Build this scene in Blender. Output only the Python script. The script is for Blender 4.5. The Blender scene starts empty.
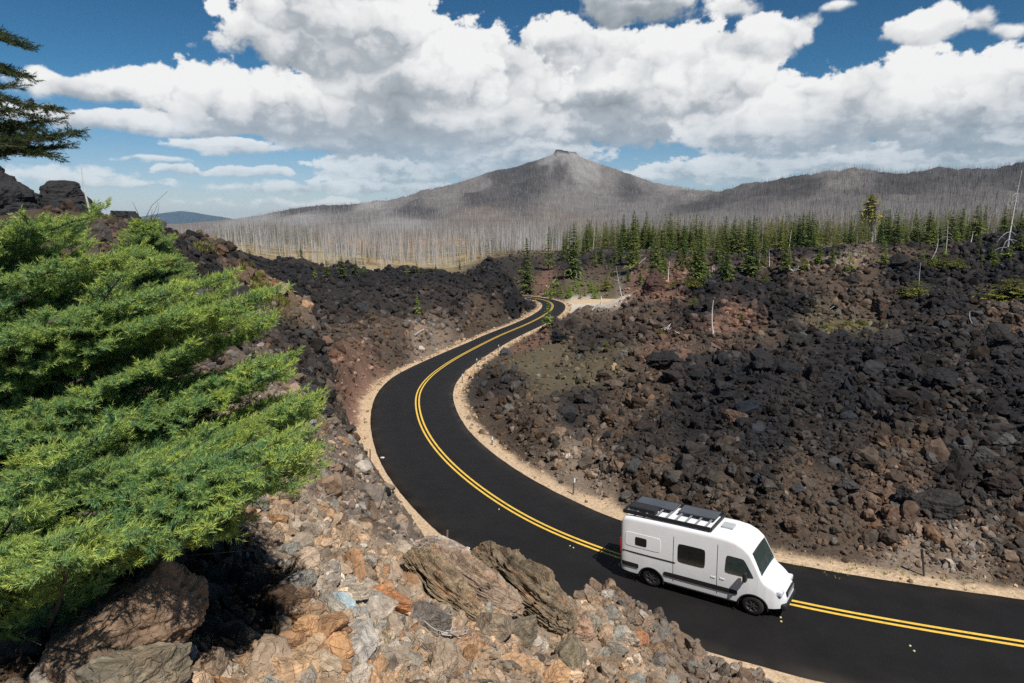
import bpy, math, random
import numpy as np
from math import radians as R, sin, cos, pi
random.seed(7)
RNG = np.random.default_rng(11)
scene = bpy.context.scene
COL = scene.collection

# ------------------------------------------------------------------ camera
CZ = 12.6
FPX = 683.0
PITCH = R(10.0)
cam_data = bpy.data.cameras.new('camera')
cam_data.sensor_width = 36.0
cam_data.lens = 36.0 * FPX / 1024.0
cam_data.clip_start = 0.05
cam_data.clip_end = 90000
cam = bpy.data.objects.new('camera', cam_data)
COL.objects.link(cam)
cam.location = (0, 0, CZ)
cam.rotation_euler = (R(90) - PITCH, 0, 0)
scene.camera = cam

# ------------------------------------------------------------------ exposure
scene.view_settings.view_transform = 'Standard'
scene.view_settings.look = 'None'
scene.view_settings.exposure = 0.22
scene.view_settings.gamma = 1.0
scene.view_settings.use_curve_mapping = False
scene.render.engine = 'CYCLES'
scene.cycles.use_denoising = False
scene.cycles.max_bounces = 5
scene.cycles.diffuse_bounces = 2
scene.cycles.glossy_bounces = 2
scene.cycles.transmission_bounces = 3
scene.cycles.volume_bounces = 0
scene.cycles.transparent_max_bounces = 6
scene.cycles.use_adaptive_sampling = True
scene.cycles.adaptive_threshold = 0.01

# ------------------------------------------------------------------ sun
SUN_DIR = np.array([0.27, -0.50, 0.83]); SUN_DIR /= np.linalg.norm(SUN_DIR)
SUN_EL = math.asin(SUN_DIR[2])
SUN_AZ = math.atan2(SUN_DIR[0], SUN_DIR[1])          # clockwise from +Y
sl = bpy.data.lights.new('sun', 'SUN')
sl.energy = 4.7
sl.angle = R(0.5)
sl.color = (1.0, 0.955, 0.89)
sun = bpy.data.objects.new('sun', sl)
COL.objects.link(sun)
from mathutils import Vector, Matrix
sun.rotation_euler = Vector(SUN_DIR).to_track_quat('Z', 'Y').to_euler()
sun.location = (20, -20, 60)


# ------------------------------------------------------------------ node helper
class NT:
    def __init__(self, tree):
        self.t = tree; self.n = tree.nodes; self.l = tree.links
    def add(self, typ, **kw):
        nd = self.n.new(typ)
        for k, v in kw.items():
            setattr(nd, k, v)
        return nd
    def link(self, a, b):
        self.l.new(a, b)
    def put(self, sock, v):
        if isinstance(v, bpy.types.NodeSocket):
            self.l.new(v, sock)
        elif v is not None:
            sock.default_value = v
    def math(self, op, a, b=None, c=None, clamp=False):
        nd = self.add('ShaderNodeMath', operation=op, use_clamp=clamp)
        for i, v in enumerate((a, b, c)):
            self.put(nd.inputs[i], v)
        return nd.outputs[0]
    def vmath(self, op, a, b=None):
        nd = self.add('ShaderNodeVectorMath', operation=op)
        self.put(nd.inputs[0], a)
        if b is not None:
            self.put(nd.inputs[1], b)
        return nd.outputs['Value'] if op in ('LENGTH', 'DOT_PRODUCT', 'DISTANCE') else nd.outputs[0]
    def mapr(self, v, a, b, c=0.0, d=1.0, kind='SMOOTHSTEP'):
        nd = self.add('ShaderNodeMapRange', interpolation_type=kind)
        self.put(nd.inputs[0], v)
        for i, q in enumerate((a, b, c, d)):
            self.put(nd.inputs[i + 1], q)
        return nd.outputs[0]
    def mix(self, f, a, b, blend='MIX'):
        nd = self.add('ShaderNodeMix', data_type='RGBA', blend_type=blend)
        self.put(nd.inputs[0], f); self.put(nd.inputs[6], a); self.put(nd.inputs[7], b)
        return nd.outputs[2]
    def noise(self, vec, scale, detail=5.0, rough=0.55, dim='3D', dist=0.0):
        nd = self.add('ShaderNodeTexNoise', noise_dimensions=dim)
        self.put(nd.inputs['Vector'], vec)
        nd.inputs['Scale'].default_value = scale
        nd.inputs['Detail'].default_value = detail
        nd.inputs['Roughness'].default_value = rough
        nd.inputs['Distortion'].default_value = dist
        return nd.outputs[0]
    def rgb(self, c):
        nd = self.add('ShaderNodeRGB'); nd.outputs[0].default_value = (*c[:3], 1); return nd.outputs[0]


def pix_dir(px, py):
    xc = (px - 512) / FPX; yc = -(py - 341.5) / FPX
    d = np.stack([xc + 0 * yc, cos(PITCH) + yc * sin(PITCH) + 0 * xc, yc * cos(PITCH) - sin(PITCH) + 0 * xc], -1)
    return d


# ------------------------------------------------------------------ sky with cumulus
world = bpy.data.worlds.new('World')
scene.world = world
world.use_nodes = True
W = NT(world.node_tree)
W.n.clear()
sky = W.add('ShaderNodeTexSky', sky_type='NISHITA', sun_disc=False)
sky.sun_elevation = SUN_EL
sky.sun_rotation = SUN_AZ
sky.altitude = 1600
sky.air_density = 1.0
sky.dust_density = 0.3
sky.ozone_density = 1.2

SKY = 0.075
sc_ = W.add('ShaderNodeVectorMath', operation='SCALE'); W.link(sky.outputs[0], sc_.inputs[0]); sc_.inputs['Scale'].default_value = SKY
gm = W.add('ShaderNodeGamma'); W.link(sc_.outputs[0], gm.inputs[0]); gm.inputs[1].default_value = 1.5      # deep blue overhead
hs = W.add('ShaderNodeVectorMath', operation='MULTIPLY'); W.link(gm.outputs[0], hs.inputs[0]); hs.inputs[1].default_value = (.62 / SKY, 1.16 / SKY, 1.20 / SKY)
bg = W.add('ShaderNodeBackground'); bg.inputs[1].default_value = SKY
tcw = W.add('ShaderNodeTexCoord'); spw = W.add('ShaderNodeSeparateXYZ'); W.link(tcw.outputs['Generated'], spw.inputs[0])
low = W.add('ShaderNodeVectorMath', operation='MULTIPLY'); W.link(sky.outputs[0], low.inputs[0]); low.inputs[1].default_value = (.80, .80, .92)
W.link(W.mix(W.mapr(spw.outputs[2], .0, .20), low.outputs[0], hs.outputs[0]), bg.inputs[0])
wo = W.add('ShaderNodeOutputWorld'); W.link(bg.outputs[0], wo.inputs[0])


# ------------------------------------------------------------------ numpy noise
def _hash(ix, iy, seed):
    h = (ix.astype(np.int64) * 374761393 + iy.astype(np.int64) * 668265263 + seed * 1442695041) & 0xFFFFFFFF
    h = ((h ^ (h >> 13)) * 1274126177) & 0xFFFFFFFF
    h = ((h ^ (h >> 16)) * 2246822519) & 0xFFFFFFFF
    return (h ^ (h >> 15)) & 0xFFFFFFFF

def gnoise(x, y, seed=0):
    """2-D gradient noise, about -1..1"""
    x = np.asarray(x, float); y = np.asarray(y, float)
    ix = np.floor(x); iy = np.floor(y); fx = x - ix; fy = y - iy
    ix = ix.astype(np.int64); iy = iy.astype(np.int64)
    u = fx * fx * fx * (fx * (fx * 6 - 15) + 10); v = fy * fy * fy * (fy * (fy * 6 - 15) + 10)
    def g(dx, dy):
        a = _hash(ix + dx, iy + dy, seed) * (2 * pi / 4294967296.0)
        return np.cos(a) * (fx - dx) + np.sin(a) * (fy - dy)
    n00, n10, n01, n11 = g(0, 0), g(1, 0), g(0, 1), g(1, 1)
    return 1.5 * ((n00 * (1 - u) + n10 * u) * (1 - v) + (n01 * (1 - u) + n11 * u) * v)

def fbm(x, y, oct=5, gain=.5, seed=0, billow=False):
    s = 0; a = 1; t = 0; f = 1.0
    for i in range(oct):
        n = gnoise(x * f + 17.3 * i, y * f - 9.1 * i, seed + i)
        s = s + a * (np.abs(n) * 2 - .6 if billow else n); t += a; a *= gain; f *= 2.03
    return s / t

def worley(x, y, seed=0):
    """distance to the nearest and second nearest of jittered points, and the nearest one's id"""
    x = np.asarray(x, float); y = np.asarray(y, float)
    ix = np.floor(x).astype(np.int64); iy = np.floor(y).astype(np.int64)
    d1 = np.full(x.shape, 9.0); d2 = np.full(x.shape, 9.0); cid = np.zeros(x.shape)
    for dx in (-1, 0, 1):
        for dy in (-1, 0, 1):
            h = _hash(ix + dx, iy + dy, seed); h2 = _hash(ix + dx, iy + dy, seed + 77)
            px = ix + dx + .1 + .8 * h / 4294967296.0; py = iy + dy + .1 + .8 * h2 / 4294967296.0
            d = np.hypot(px - x, py - y); near = d < d1
            d2 = np.where(near, d1, np.minimum(d2, d)); cid = np.where(near, (h % 1000) / 1000.0, cid); d1 = np.where(near, d, d1)
    return d1, d2, cid

def sstep(x, a, b):
    t = np.clip((x - a) / (b - a), 0, 1); return t * t * (3 - 2 * t)
# cloud banks, far ones first: pixel centre, half sizes in pixels, weight, greyness of the base
BANKS = [
    (320, 205, 120, 5, .50, .2), (110, 184, 60, 6, .55, .2), (300, 189, 75, 7, .70, .3), (250, 172, 45, 5, .75, .2), (184, 170, 24, 5, .75, .3), (150, 160, 40, 3, .55, .2),
    (70, 177, 55, 10, .60, .2), (390, 186, 90, 9, .75, .3), (715, 172, 68, 14, .9, .25), (640, 178, 40, 6, .6, .2), (420, 168, 90, 20, .9, .4), (500, 150, 95, 30, .9, .45),
    (230, 147, 50, 8, .75, .4), (330, 138, 60, 18, .8, .55), (840, 160, 130, 15, .9, .35), (960, 155, 120, 22, .95, .5), (170, 125, 140, 11, .95, .45), (100, 122, 70, 9, .7, .4),
    (390, 130, 110, 34, 1.0, .75), (620, 118, 130, 30, 1.0, .8), (780, 128, 90, 34, 1.0, .55), (540, 118, 50, 24, .9, .5), (470, 122, 80, 30, .95, .6),
    (985, 112, 110, 46, 1.1, 1.0), (885, 108, 95, 42, 1.0, .5), (1070, 100, 90, 55, 1.0, .5), (1180, 80, 110, 40, 1.0, .5),
    (105, 90, 80, 14, .72, .4), (205, 98, 80, 19, .85, .5), (285, 108, 95, 34, 1.05, .6), (430, 105, 95, 38, 1.0, .7),
    (620, 80, 95, 42, 1.1, .65), (690, 80, 66, 40, 1.1, .65), (555, 50, 50, 27, 1.0, .3), (470, 70, 70, 36, 1.0, .4), (760, 40, 44, 20, .75, .3), (400, 75, 85, 36, 1.0, .5),
    (322, 40, 88, 38, 1.1, .6), (372, 20, 54, 40, 1.05, .7), (302, 2, 58, 32, 1.0, .5), (345, -45, 90, 36, 1.0, .5),
    (635, 0, 62, 28, 1.1, 1.2), (650, -30, 110, 26, 1.0, .9), (920, 30, 44, 15, .8, .3), (978, 22, 20, 12, .7, .3), (1010, 30, 24, 8, .65, .3), (835, 8, 18, 6, .5, .2),
    (815, 92, 24, 7, .5, .2), (790, 86, 12, 6, .5, .2), (806, 22, 12, 8, .45, .2), (735, 8, 26, 14, .5, .4),
    (-160, 110, 80, 26, .9, .5), (-260, 60, 130, 40, 1.0, .5), (1330, 60, 150, 50, 1.0, .5), (150, -110, 130, 50, 1.0, .7), (820, -130, 150, 50, 1.0, .7), (1150, -60, 80, 40, .9, .6),
]

def sky_angles(px, py):
    d = pix_dir(np.asarray(px, float), np.asarray(py, float)); d /= np.linalg.norm(d, axis=-1, keepdims=True)
    return np.arctan2(d[..., 0], d[..., 1]), np.arcsin(d[..., 2])

def cloud_field(a, e):
    """alpha and brightness (0..1) of the cumulus at azimuth a and elevation e"""
    near = sstep(e, .03, .17)
    def two(f):                                   # finer and flatter near the horizon
        return f(1.0, 1.25) * near + f(1.9, 3.6) * (1 - near)
    wa = a + .014 * two(lambda p, q: fbm(a * 12 * p, e * 12 * q, 3, .5, 5))
    we = e + .009 * two(lambda p, q: fbm(a * 12 * p + 7, e * 12 * q, 3, .5, 9))
    soft = two(lambda p, q: fbm(a * 8 * p, e * 8 * q, 3, .45, 21))
    def relief(a, e):                             # rounded heads
        def heads(p, q):
            x, y = a * 20 * p, e * 20 * q
            x = x + .45 * fbm(x * 1.3, y * 1.3, 3, .5, 61); y = y + .45 * fbm(x * 1.3 + 31, y * 1.3, 3, .5, 62)
            d1, d2, c = worley(x, y, 3); g1, g2, c = worley(x * 2.3 + 5, y * 2.3, 4)
            return 1.0 - d1 ** 2 * 1.1 + .38 * (.8 - g1 ** 2 * 1.2)
        return two(heads) - .75
    rel = relief(a, e)
    fine = two(lambda p, q: fbm(a * 24 * p, e * 24 * q, 7, .60, 41))
    A = np.zeros(a.shape); L = np.zeros(a.shape)
    for i, (bx, by, rx, ry, wt, grey) in enumerate(BANKS):
        a0, e0 = sky_angles(bx, by)
        ra = rx / FPX * cos(a0) ** 1.6; re = ry / FPX * cos(a0)
        y = (we - e0) / re; x = (wa - a0) / ra
        q = np.sqrt(x ** 2 + np.where(y < 0, y * 1.2, y * .92) ** 2)
        amp = .45 + .25 * min(1, ry / 30)
        t = wt * (1.15 - q) + amp * (.70 * soft + .40 * rel + .86 * fine)
        al = sstep(t, .0, .15 + .30 * sstep(-y, -.3, .8) + .22 * (wt < .72))
        v = .55 + .45 * y + .38 * soft + .16 * rel + .18 * fine        # 0 at the base, 1 at the top of the bank
        li = .30 + .58 * sstep(v, -.05, 1.15) + .26 * rel + .16 * fine + .12 * soft - .40 * grey * sstep(-v, -.85, .05) + .14 * np.exp(-np.maximum(t, 0) * 3.5)
        li = np.clip(li, .05, 1.0)
        L = L * (1 - al) + li * al; A = A + al - A * al
    L = L / np.maximum(A, 1e-4)
    return A * sstep(e, .0, .015) * (.55 + .45 * near), np.clip(L, 0, 1)

# ------------------------------------------------------------------ mesh and material helpers
def new_mesh(name, verts, faces, mat=None, col=None, smooth=False, parent=None, link=True, loc=None):
    """faces: an (n,3) or (n,4) int array, or a list of such arrays"""
    me = bpy.data.meshes.new(name)
    verts = np.asarray(verts, np.float32)
    fl = faces if isinstance(faces, list) else [faces]
    fl = [np.asarray(f, np.int32) for f in fl if len(f)]
    loops = np.concatenate([f.ravel() for f in fl])
    sizes = np.concatenate([np.full(len(f), f.shape[1], np.int32) for f in fl])
    starts = np.concatenate([[0], np.cumsum(sizes)[:-1]]).astype(np.int32)
    me.vertices.add(len(verts)); me.vertices.foreach_set('co', verts.ravel())
    me.loops.add(len(loops)); me.loops.foreach_set('vertex_index', loops)
    me.polygons.add(len(sizes)); me.polygons.foreach_set('loop_start', starts)
    me.polygons.foreach_set('loop_total', sizes)
    if col is not None:
        col = np.asarray(col, np.float32)
        if col.shape[1] == 3:
            col = np.concatenate([col, np.ones((len(col), 1), np.float32)], 1)
        at = me.color_attributes.new('tint', 'FLOAT_COLOR', 'POINT')
        at.data.foreach_set('color', col.ravel())
    me.update(calc_edges=True)
    me.validate()
    if smooth: me.shade_smooth()
    else: me.shade_flat()
    if mat: me.materials.append(mat)
    if not link:
        return me
    o = bpy.data.objects.new(name, me)
    COL.objects.link(o)
    if parent: o.parent = parent
    if loc is not None: o.location = loc
    return o

def tag(o, label=None, cat=None, group=None, kind=None):
    for k, v in (('label', label), ('category', cat), ('group', group), ('kind', kind)):
        if v: o[k] = v
    return o

def empty(name, loc=(0, 0, 0), rz=0.0, scale=1.0):
    o = bpy.data.objects.new(name, None); COL.objects.link(o)
    o.location = loc; o.rotation_euler = (0, 0, rz); o.scale = (scale,) * 3
    o.empty_display_size = .3
    return o

KIDS = {}
def children(o): return KIDS.get(o.name, [])
def adopt(child, parent):
    child.parent = parent; KIDS.setdefault(parent.name, []).append(child); return child
def copy_tree(o, parent=None):
    c = o.copy(); COL.objects.link(c)
    if parent: adopt(c, parent)
    for ch in list(children(o)):
        copy_tree(ch, c)
    return c

def make_mat(name, base=(.5, .5, .5), rough=.8, tint=False, var=.0, vscale=8.0, bump=0.0, bscale=30.0, metal=0.0, spec=.3, sheen=0, detail=6.0, dirt=None, trans=0.0):
    m = bpy.data.materials.new(name); m.use_nodes = True
    T = NT(m.node_tree); T.n.clear()
    b = T.add('ShaderNodeBsdfPrincipled'); o = T.add('ShaderNodeOutputMaterial')
    T.link(b.outputs[0], o.inputs[0])
    tcd = T.add('ShaderNodeTexCoord')
    if tint:
        a = T.add('ShaderNodeAttribute', attribute_name='tint'); c = a.outputs['Color']
    else:
        c = T.rgb(base)
    if var > 0:
        n = T.noise(tcd.outputs['Object'], vscale, detail, .62)
        f = T.mapr(n, .28, .72, 1 - var, 1 + var, 'LINEAR')
        vm = T.add('ShaderNodeVectorMath', operation='SCALE'); T.link(c, vm.inputs[0]); T.link(f, vm.inputs['Scale'])
        c = vm.outputs[0]
    if dirt:
        n2 = T.noise(tcd.outputs['Object'], dirt[1], 7, .65)
        c = T.mix(T.mapr(n2, dirt[2], dirt[3], 0, dirt[4]), c, T.rgb(dirt[0]))
    T.link(c, b.inputs['Base Color'])
    b.inputs['Roughness'].default_value = rough
    b.inputs['Metallic'].default_value = metal
    b.inputs['Specular IOR Level'].default_value = spec
    if bump > 0:
        n3 = T.noise(tcd.outputs['Object'], bscale, 6, .65)
        bp = T.add('ShaderNodeBump'); bp.inputs['Strength'].default_value = 1.0; bp.inputs['Distance'].default_value = bump
        T.link(n3, bp.inputs['Height']); T.link(bp.outputs[0], b.inputs['Normal'])
    if trans > 0:
        tl = T.add('ShaderNodeBsdfTranslucent'); T.link(c, tl.inputs[0])
        ms = T.add('ShaderNodeMixShader'); ms.inputs[0].default_value = trans
        T.link(b.outputs[0], ms.inputs[1]); T.link(tl.outputs[0], ms.inputs[2]); T.link(ms.outputs[0], o.inputs[0])
    return m

def grid_faces(nr, nc, wrap=False):
    i = np.arange(nr - 1)[:, None]; j = np.arange(nc if wrap else nc - 1)[None, :]
    a = i * nc + j; b = i * nc + (j + 1) % nc
    return np.stack([a, b, b + nc, a + nc], -1).reshape(-1, 4)

# ------------------------------------------------------------------ sky dome with the cumulus
def build_sky():
    aa = np.concatenate([np.linspace(R(-75), R(-39), 90)[:-1], np.linspace(R(-39), R(39), 1300), np.linspace(R(39), R(75), 90)[1:]])
    ee = np.concatenate([np.linspace(0, R(18.5), 310), np.linspace(R(18.5), R(48), 110)[1:]])
    A, E = np.meshgrid(aa, ee)
    al, li = cloud_field(A, E)
    rad = 62000.0
    v = np.stack([rad * np.cos(E) * np.sin(A), rad * np.cos(E) * np.cos(A), CZ + rad * np.sin(E) - 20], -1).reshape(-1, 3)
    edge = sstep(np.abs(A), R(75), R(60)) * sstep(E, R(48), R(36))
    col = np.stack([li, al * edge, li * 0, li * 0 + 1], -1).reshape(-1, 4)
    m = bpy.data.materials.new('cloud_vapour'); m.use_nodes = True
    T = NT(m.node_tree); T.n.clear()
    at = T.add('ShaderNodeAttribute', attribute_name='tint')
    sp = T.add('ShaderNodeSeparateXYZ'); T.link(at.outputs['Vector'], sp.inputs[0])
    ramp = T.add('ShaderNodeValToRGB'); T.link(sp.outputs[0], ramp.inputs[0])
    cr = ramp.color_ramp
    cr.elements[0].position = 0.0; cr.elements[0].color = (.27, .31, .345, 1)
    cr.elements[1].position = .86; cr.elements[1].color = (.98, .98, .97, 1)
    e = cr.elements.new(.4); e.color = (.47, .51, .55, 1)
    e = cr.elements.new(.60); e.color = (.76, .775, .79, 1)
    em = T.add('ShaderNodeEmission'); em.inputs[1].default_value = .80; T.link(ramp.outputs[0], em.inputs[0])
    tr = T.add('ShaderNodeBsdfTransparent'); mx = T.add('ShaderNodeMixShader'); o = T.add('ShaderNodeOutputMaterial')
    T.link(sp.outputs[1], mx.inputs[0]); T.link(tr.outputs[0], mx.inputs[1]); T.link(em.outputs[0], mx.inputs[2]); T.link(mx.outputs[0], o.inputs[0])
    m.cycles.emission_sampling = 'NONE'
    ob = new_mesh('sky', v, grid_faces(len(ee), len(aa)), m, col, smooth=True)
    tag(ob, kind='structure')
build_sky()

# ------------------------------------------------------------------ terrain control points
def P(px, py, D):
    """the point seen at pixel (px, py) at depth D in front of the camera"""
    d = pix_dir(np.float64(px), np.float64(py)) * D
    return np.array([d[0], d[1], CZ + d[2]])

def PZ(px, D, z):
    """the point in the image column px at depth D that lies at height z"""
    vert = (z - CZ) / D
    yc = (vert + sin(PITCH)) / cos(PITCH)
    return P(px, 341.5 - yc * FPX, D)

# yellow centre line of the road: pixel and the height of the camera above it
ROADPIX = [(1330, 690, 12.6), (1180, 668, 12.6), (1024, 644.5, 12.6), (902, 624.4, 12.6), (787, 604, 12.6), (700, 582, 12.7), (621.5, 558, 12.85), (562, 537, 13.1), (488, 495, 13.6),
           (451, 465, 13.95), (428, 437, 14.3), (417.5, 409, 14.7), (418, 392, 14.95), (427.5, 378.5, 15.2), (448, 363, 15.6), (474.7, 348, 16.2), (501.6, 334.7, 16.9), (527, 324.0, 17.6),
           (545, 314.5, 18.3), (552.5, 307.5, 18.9), (550.5, 302.5, 19.4), (541, 299.3, 19.8), (525, 297.0, 20.2), (490, 294.8, 20.6), (440, 292.8, 21.0)]
ROAD = []
for px, py, h in ROADPIX:
    d = pix_dir(np.float64(px), np.float64(py)); k = h / -d[2]
    ROAD.append([d[0] * k, d[1] * k, CZ - h])
ROAD = np.array(ROAD)
def resample(p, step, smooth=0):
    s = np.concatenate([[0], np.cumsum(np.hypot(*np.diff(p[:, :2], axis=0).T))])
    n = int(s[-1] / step) + 1; t = np.linspace(0, s[-1], n)
    # Catmull-Rom through the points
    i = np.clip(np.searchsorted(s, t, side='right') - 1, 0, len(p) - 2); u = ((t - s[i]) / (s[i + 1] - s[i]))[:, None]
    g = np.gradient(p, s, axis=0); h = (s[i + 1] - s[i])[:, None]
    q = (2 * u**3 - 3 * u**2 + 1) * p[i] + (u**3 - 2 * u**2 + u) * h * g[i] + (-2 * u**3 + 3 * u**2) * p[i + 1] + (u**3 - u**2) * h * g[i + 1]
    for _ in range(smooth):
        q[1:-1] = .25 * q[:-2] + .5 * q[1:-1] + .25 * q[2:]
    return q
ROADC = resample(ROAD, .6, 40)
HALF = 3.3                                    # mean half width of the asphalt; it is wider on the outside of the bend
def widths(p):
    d = p[:, 1]
    return np.interp(d, [12, 20, 28, 34, 45, 66, 78, 92, 130], [3.6, 3.9, 4.05, 3.85, 3.65, 3.65, 2.9, 2.4, 2.4]), np.interp(d, [12, 20, 24, 30, 45, 60, 90], [3.2, 2.9, 2.85, 3.1, 2.95, 3.05, 2.9])
SHOULDER = .78

CTRL = [  # pixel x, y, depth
    # near hill under and around the camera
    (300, 683, 3.4), (430, 683, 4.3), (520, 683, 5.4), (600, 683, 6.6), (700, 683, 8.2), (770, 690, 9.2), (0, 683, 2.7), (150, 683, 3.0), (-150, 650, 2.9),
    (690, 648, 9.6), (640, 612, 9.9), (600, 592, 10.2), (565, 608, 9.2), (520, 600, 8.6), (480, 610, 6.9), (440, 575, 8.2), (400, 600, 6.2), (350, 600, 4.6), (340, 550, 6.2), (300, 560, 4.6),
    (390, 545, 11.0), (250, 560, 4.6), (260, 600, 4.4), (290, 570, 4.9), (240, 640, 3.8), (200, 600, 4.2), (100, 620, 3.4), (0, 580, 3.3), (250, 500, 7.2), (320, 480, 13.0), (360, 500, 15.5), (395, 520, 18.0), (420, 535, 21.0), (350, 440, 24),
    (290, 440, 15), (340, 400, 31), (300, 380, 25), (352, 378, 40), (320, 350, 34), (200, 420, 9.5), (100, 400, 8.5), (0, 400, 7.5), (-200, 420, 6.5),
    (330, 345, 42), (303, 305, 41), (285, 288, 40), (262, 278, 38), (245, 265, 37), (222, 251, 34), (200, 239, 32), (172, 231, 29), (140, 224, 27), (90, 224, 26), (40, 224, 24), (0, 226, 22), (-150, 225, 19), (-350, 230, 17),
    (250, 310, 30), (222, 280, 27), (200, 300, 22), (160, 280, 20), (100, 270, 17), (0, 270, 15), (280, 345, 27), (240, 380, 17), (150, 330, 14), (50, 330, 12),
    # left lava field
    (335, 345, 66), (360, 372, 58), (385, 345, 78), (420, 340, 84), (470, 325, 104), (505, 312, 122), (350, 315, 98), (400, 310, 108), (450, 303, 116), (490, 297, 124), (525, 300, 138),
    (320, 290, 120), (400, 288, 132), (460, 287, 134), (500, 287, 142), (270, 268, 165), (240, 258, 185), (300, 262, 185), (230, 252, 200), (345, 271, 165), (400, 272, 162), (440, 272.5, 160), (480, 276, 160), (510, 282, 160), (528, 289, 160),
    # plain behind
    (350, 262, 350), (450, 259, 400), (330, 252, 440), (450, 250, 480), (240, 247, 420), (350, 243, 580), (450, 241, 620), (240, 238, 650), (350, 235, 850), (450, 234, 900), (550, 236, 800), (600, 244, 480), (560, 250, 400),
    # right lava slope
    (640, 500, 31.2), (600, 485, 32), (560, 464, 35), (530, 430, 43), (500, 408, 52), (490, 385, 62), (520, 360, 74), (545, 333, 92), (552, 322, 103), (560, 317, 110), (548, 315, 112), (575, 308, 140), (650, 480, 32), (720, 500, 29), (760, 525, 27.6),
    (840, 545, 26), (900, 556, 25.2), (960, 566, 24.6), (1024, 570, 24.2), (1150, 590, 22.5), (1250, 600, 21.5), (640, 440, 37), (560, 420, 45), (560, 380, 62), (700, 460, 33.5), (760, 480, 30.6), (840, 500, 28.6), (900, 510, 27.8), (1024, 520, 26.6), (1150, 530, 25.5),
    (700, 420, 39), (760, 430, 35.5), (840, 450, 32.5), (900, 455, 31.6), (1024, 460, 30.6), (1150, 460, 29.6), (640, 400, 46), (700, 380, 47), (760, 380, 44), (840, 400, 39), (900, 400, 38), (1024, 400, 37), (1150, 400, 36),
    (640, 360, 60), (600, 340, 78), (700, 345, 63), (760, 345, 58), (840, 350, 53), (900, 350, 52), (1024, 350, 51), (1150, 350, 49), (700, 315, 85), (640, 318, 95), (780, 310, 82), (860, 310, 80), (940, 305, 80), (1024, 305, 78), (1150, 300, 76),
    (700, 290, 120), (760, 283, 118), (840, 280, 115), (920, 275, 112), (1024, 270, 108), (1150, 262, 100), (760, 268, 145), (840, 263, 145), (900, 255, 145), (960, 250, 140), (1024, 240, 135), (1150, 232, 125),
    # hillocks with conifers right of the bend
    (600, 304, 160), (575, 302, 165), (640, 298, 140), (600, 288, 190), (560, 286, 195), (540, 275, 225), (525, 268, 235), (505, 268, 240), (560, 262, 245), (600, 258, 240), (640, 258, 225), (640, 280, 175), (600, 272, 215), (690, 262, 190), (680, 275, 155), (740, 256, 185), (800, 252, 180), (860, 246, 178),
    # forest plain on the right and the ridge
    (620, 250, 330), (700, 250, 320), (800, 247, 320), (900, 243, 310), (1024, 236, 300), (1200, 230, 300), (620, 243, 520), (700, 243, 520), (800, 240, 520), (900, 238, 500), (1024, 234, 480), (600, 236, 760), (700, 234, 780), (800, 228, 800), (900, 224, 800), (1024, 220, 780), (1200, 215, 760),
    (690, 191, 2400), (720, 191, 2300), (745, 187, 2150), (770, 181, 2000), (800, 174, 1900), (830, 170.5, 1850), (870, 169.5, 1800), (920, 170.5, 1750), (970, 168, 1720), (1024, 165.5, 1700), (1200, 163, 1700), (700, 205, 1800), (700, 218, 1250), (800, 205, 1250), (900, 205, 1150), (1024, 200, 1100), (800, 188, 1550), (900, 186, 1450), (1024, 183, 1400),
    # mountain
    (565, 153, 3200), (530, 162, 3150), (500, 173, 3000), (470, 181, 2950), (430, 190, 2850), (400, 197, 2780), (370, 203, 2700), (345, 205, 2700), (300, 209, 2600), (270, 216, 2500), (250, 221, 2400), (225, 228, 2300), (180, 229.5, 2600), (100, 229.5, 2600), (-100, 230, 2500),
    (600, 165, 3200), (640, 179, 3250), (680, 187, 3300), (565, 175, 2700), (520, 185, 2600), (600, 185, 2700), (565, 200, 2200), (480, 200, 2300), (420, 210, 2100), (360, 214, 2000), (300, 218, 2000), (640, 198, 2400), (565, 215, 1700), (480, 215, 1700), (640, 210, 1800), (565, 226, 1200), (480, 226, 1250), (400, 225, 1350), (320, 226, 1400), (640, 224, 1200), (260, 229, 1500),
]
CPTS = [P(*c) for c in CTRL]
for px, D, z in [  # ground hidden behind rises: pixel column, depth, height
    (520, 12.5, 5.0), (600, 13.0, 4.2), (480, 14, 5.2), (700, 12.5, 3.6), (450, 20, 1.6), (520, 18, 1.4), (600, 17, .9), (700, 15.5, .7), (800, 13, 2.2), (800, 11, 3.6), (900, 14.5, .6), (900, 9.5, 4.6), (1024, 12, .8), (1024, 8, 5.2), (1200, 9, 4), (860, 7, 7.4), (1100, 5, 8.6), (1024, 5.5, 8.2),
    (200, 60, -1), (100, 55, 1), (0, 50, 3), (-200, 45, 4), (250, 75, -3), (300, 62, -2.5), (150, 110, -3), (0, 100, -2), (-300, 90, 0), (100, 200, -6), (-100, 200, -5), (100, 500, -7), (-100, 500, -6), (0, 1200, -2), (-300, 1000, 0),
    (350, 205, -6.5), (420, 205, -7), (480, 210, -7.5), (300, 225, -6), (520, 205, -9), (545, 190, -8.2), (565, 4300, 120), (400, 4300, 60), (700, 4300, 80), (200, 4500, 5), (850, 3200, 90), (1024, 3000, 90), (1250, 2800, 90), (565, 9000, -10), (200, 9000, -20), (900, 9000, -10), (-400, 6000, -10), (1500, 6000, 0),
    (565, 30000, -60), (200, 30000, -70), (900, 30000, -60), (860, 225, .5), (960, 220, 1.5), (1100, 220, 2.5), (760, 240, -1.5)]:
    CPTS.append(PZ(px, D, z))
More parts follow.
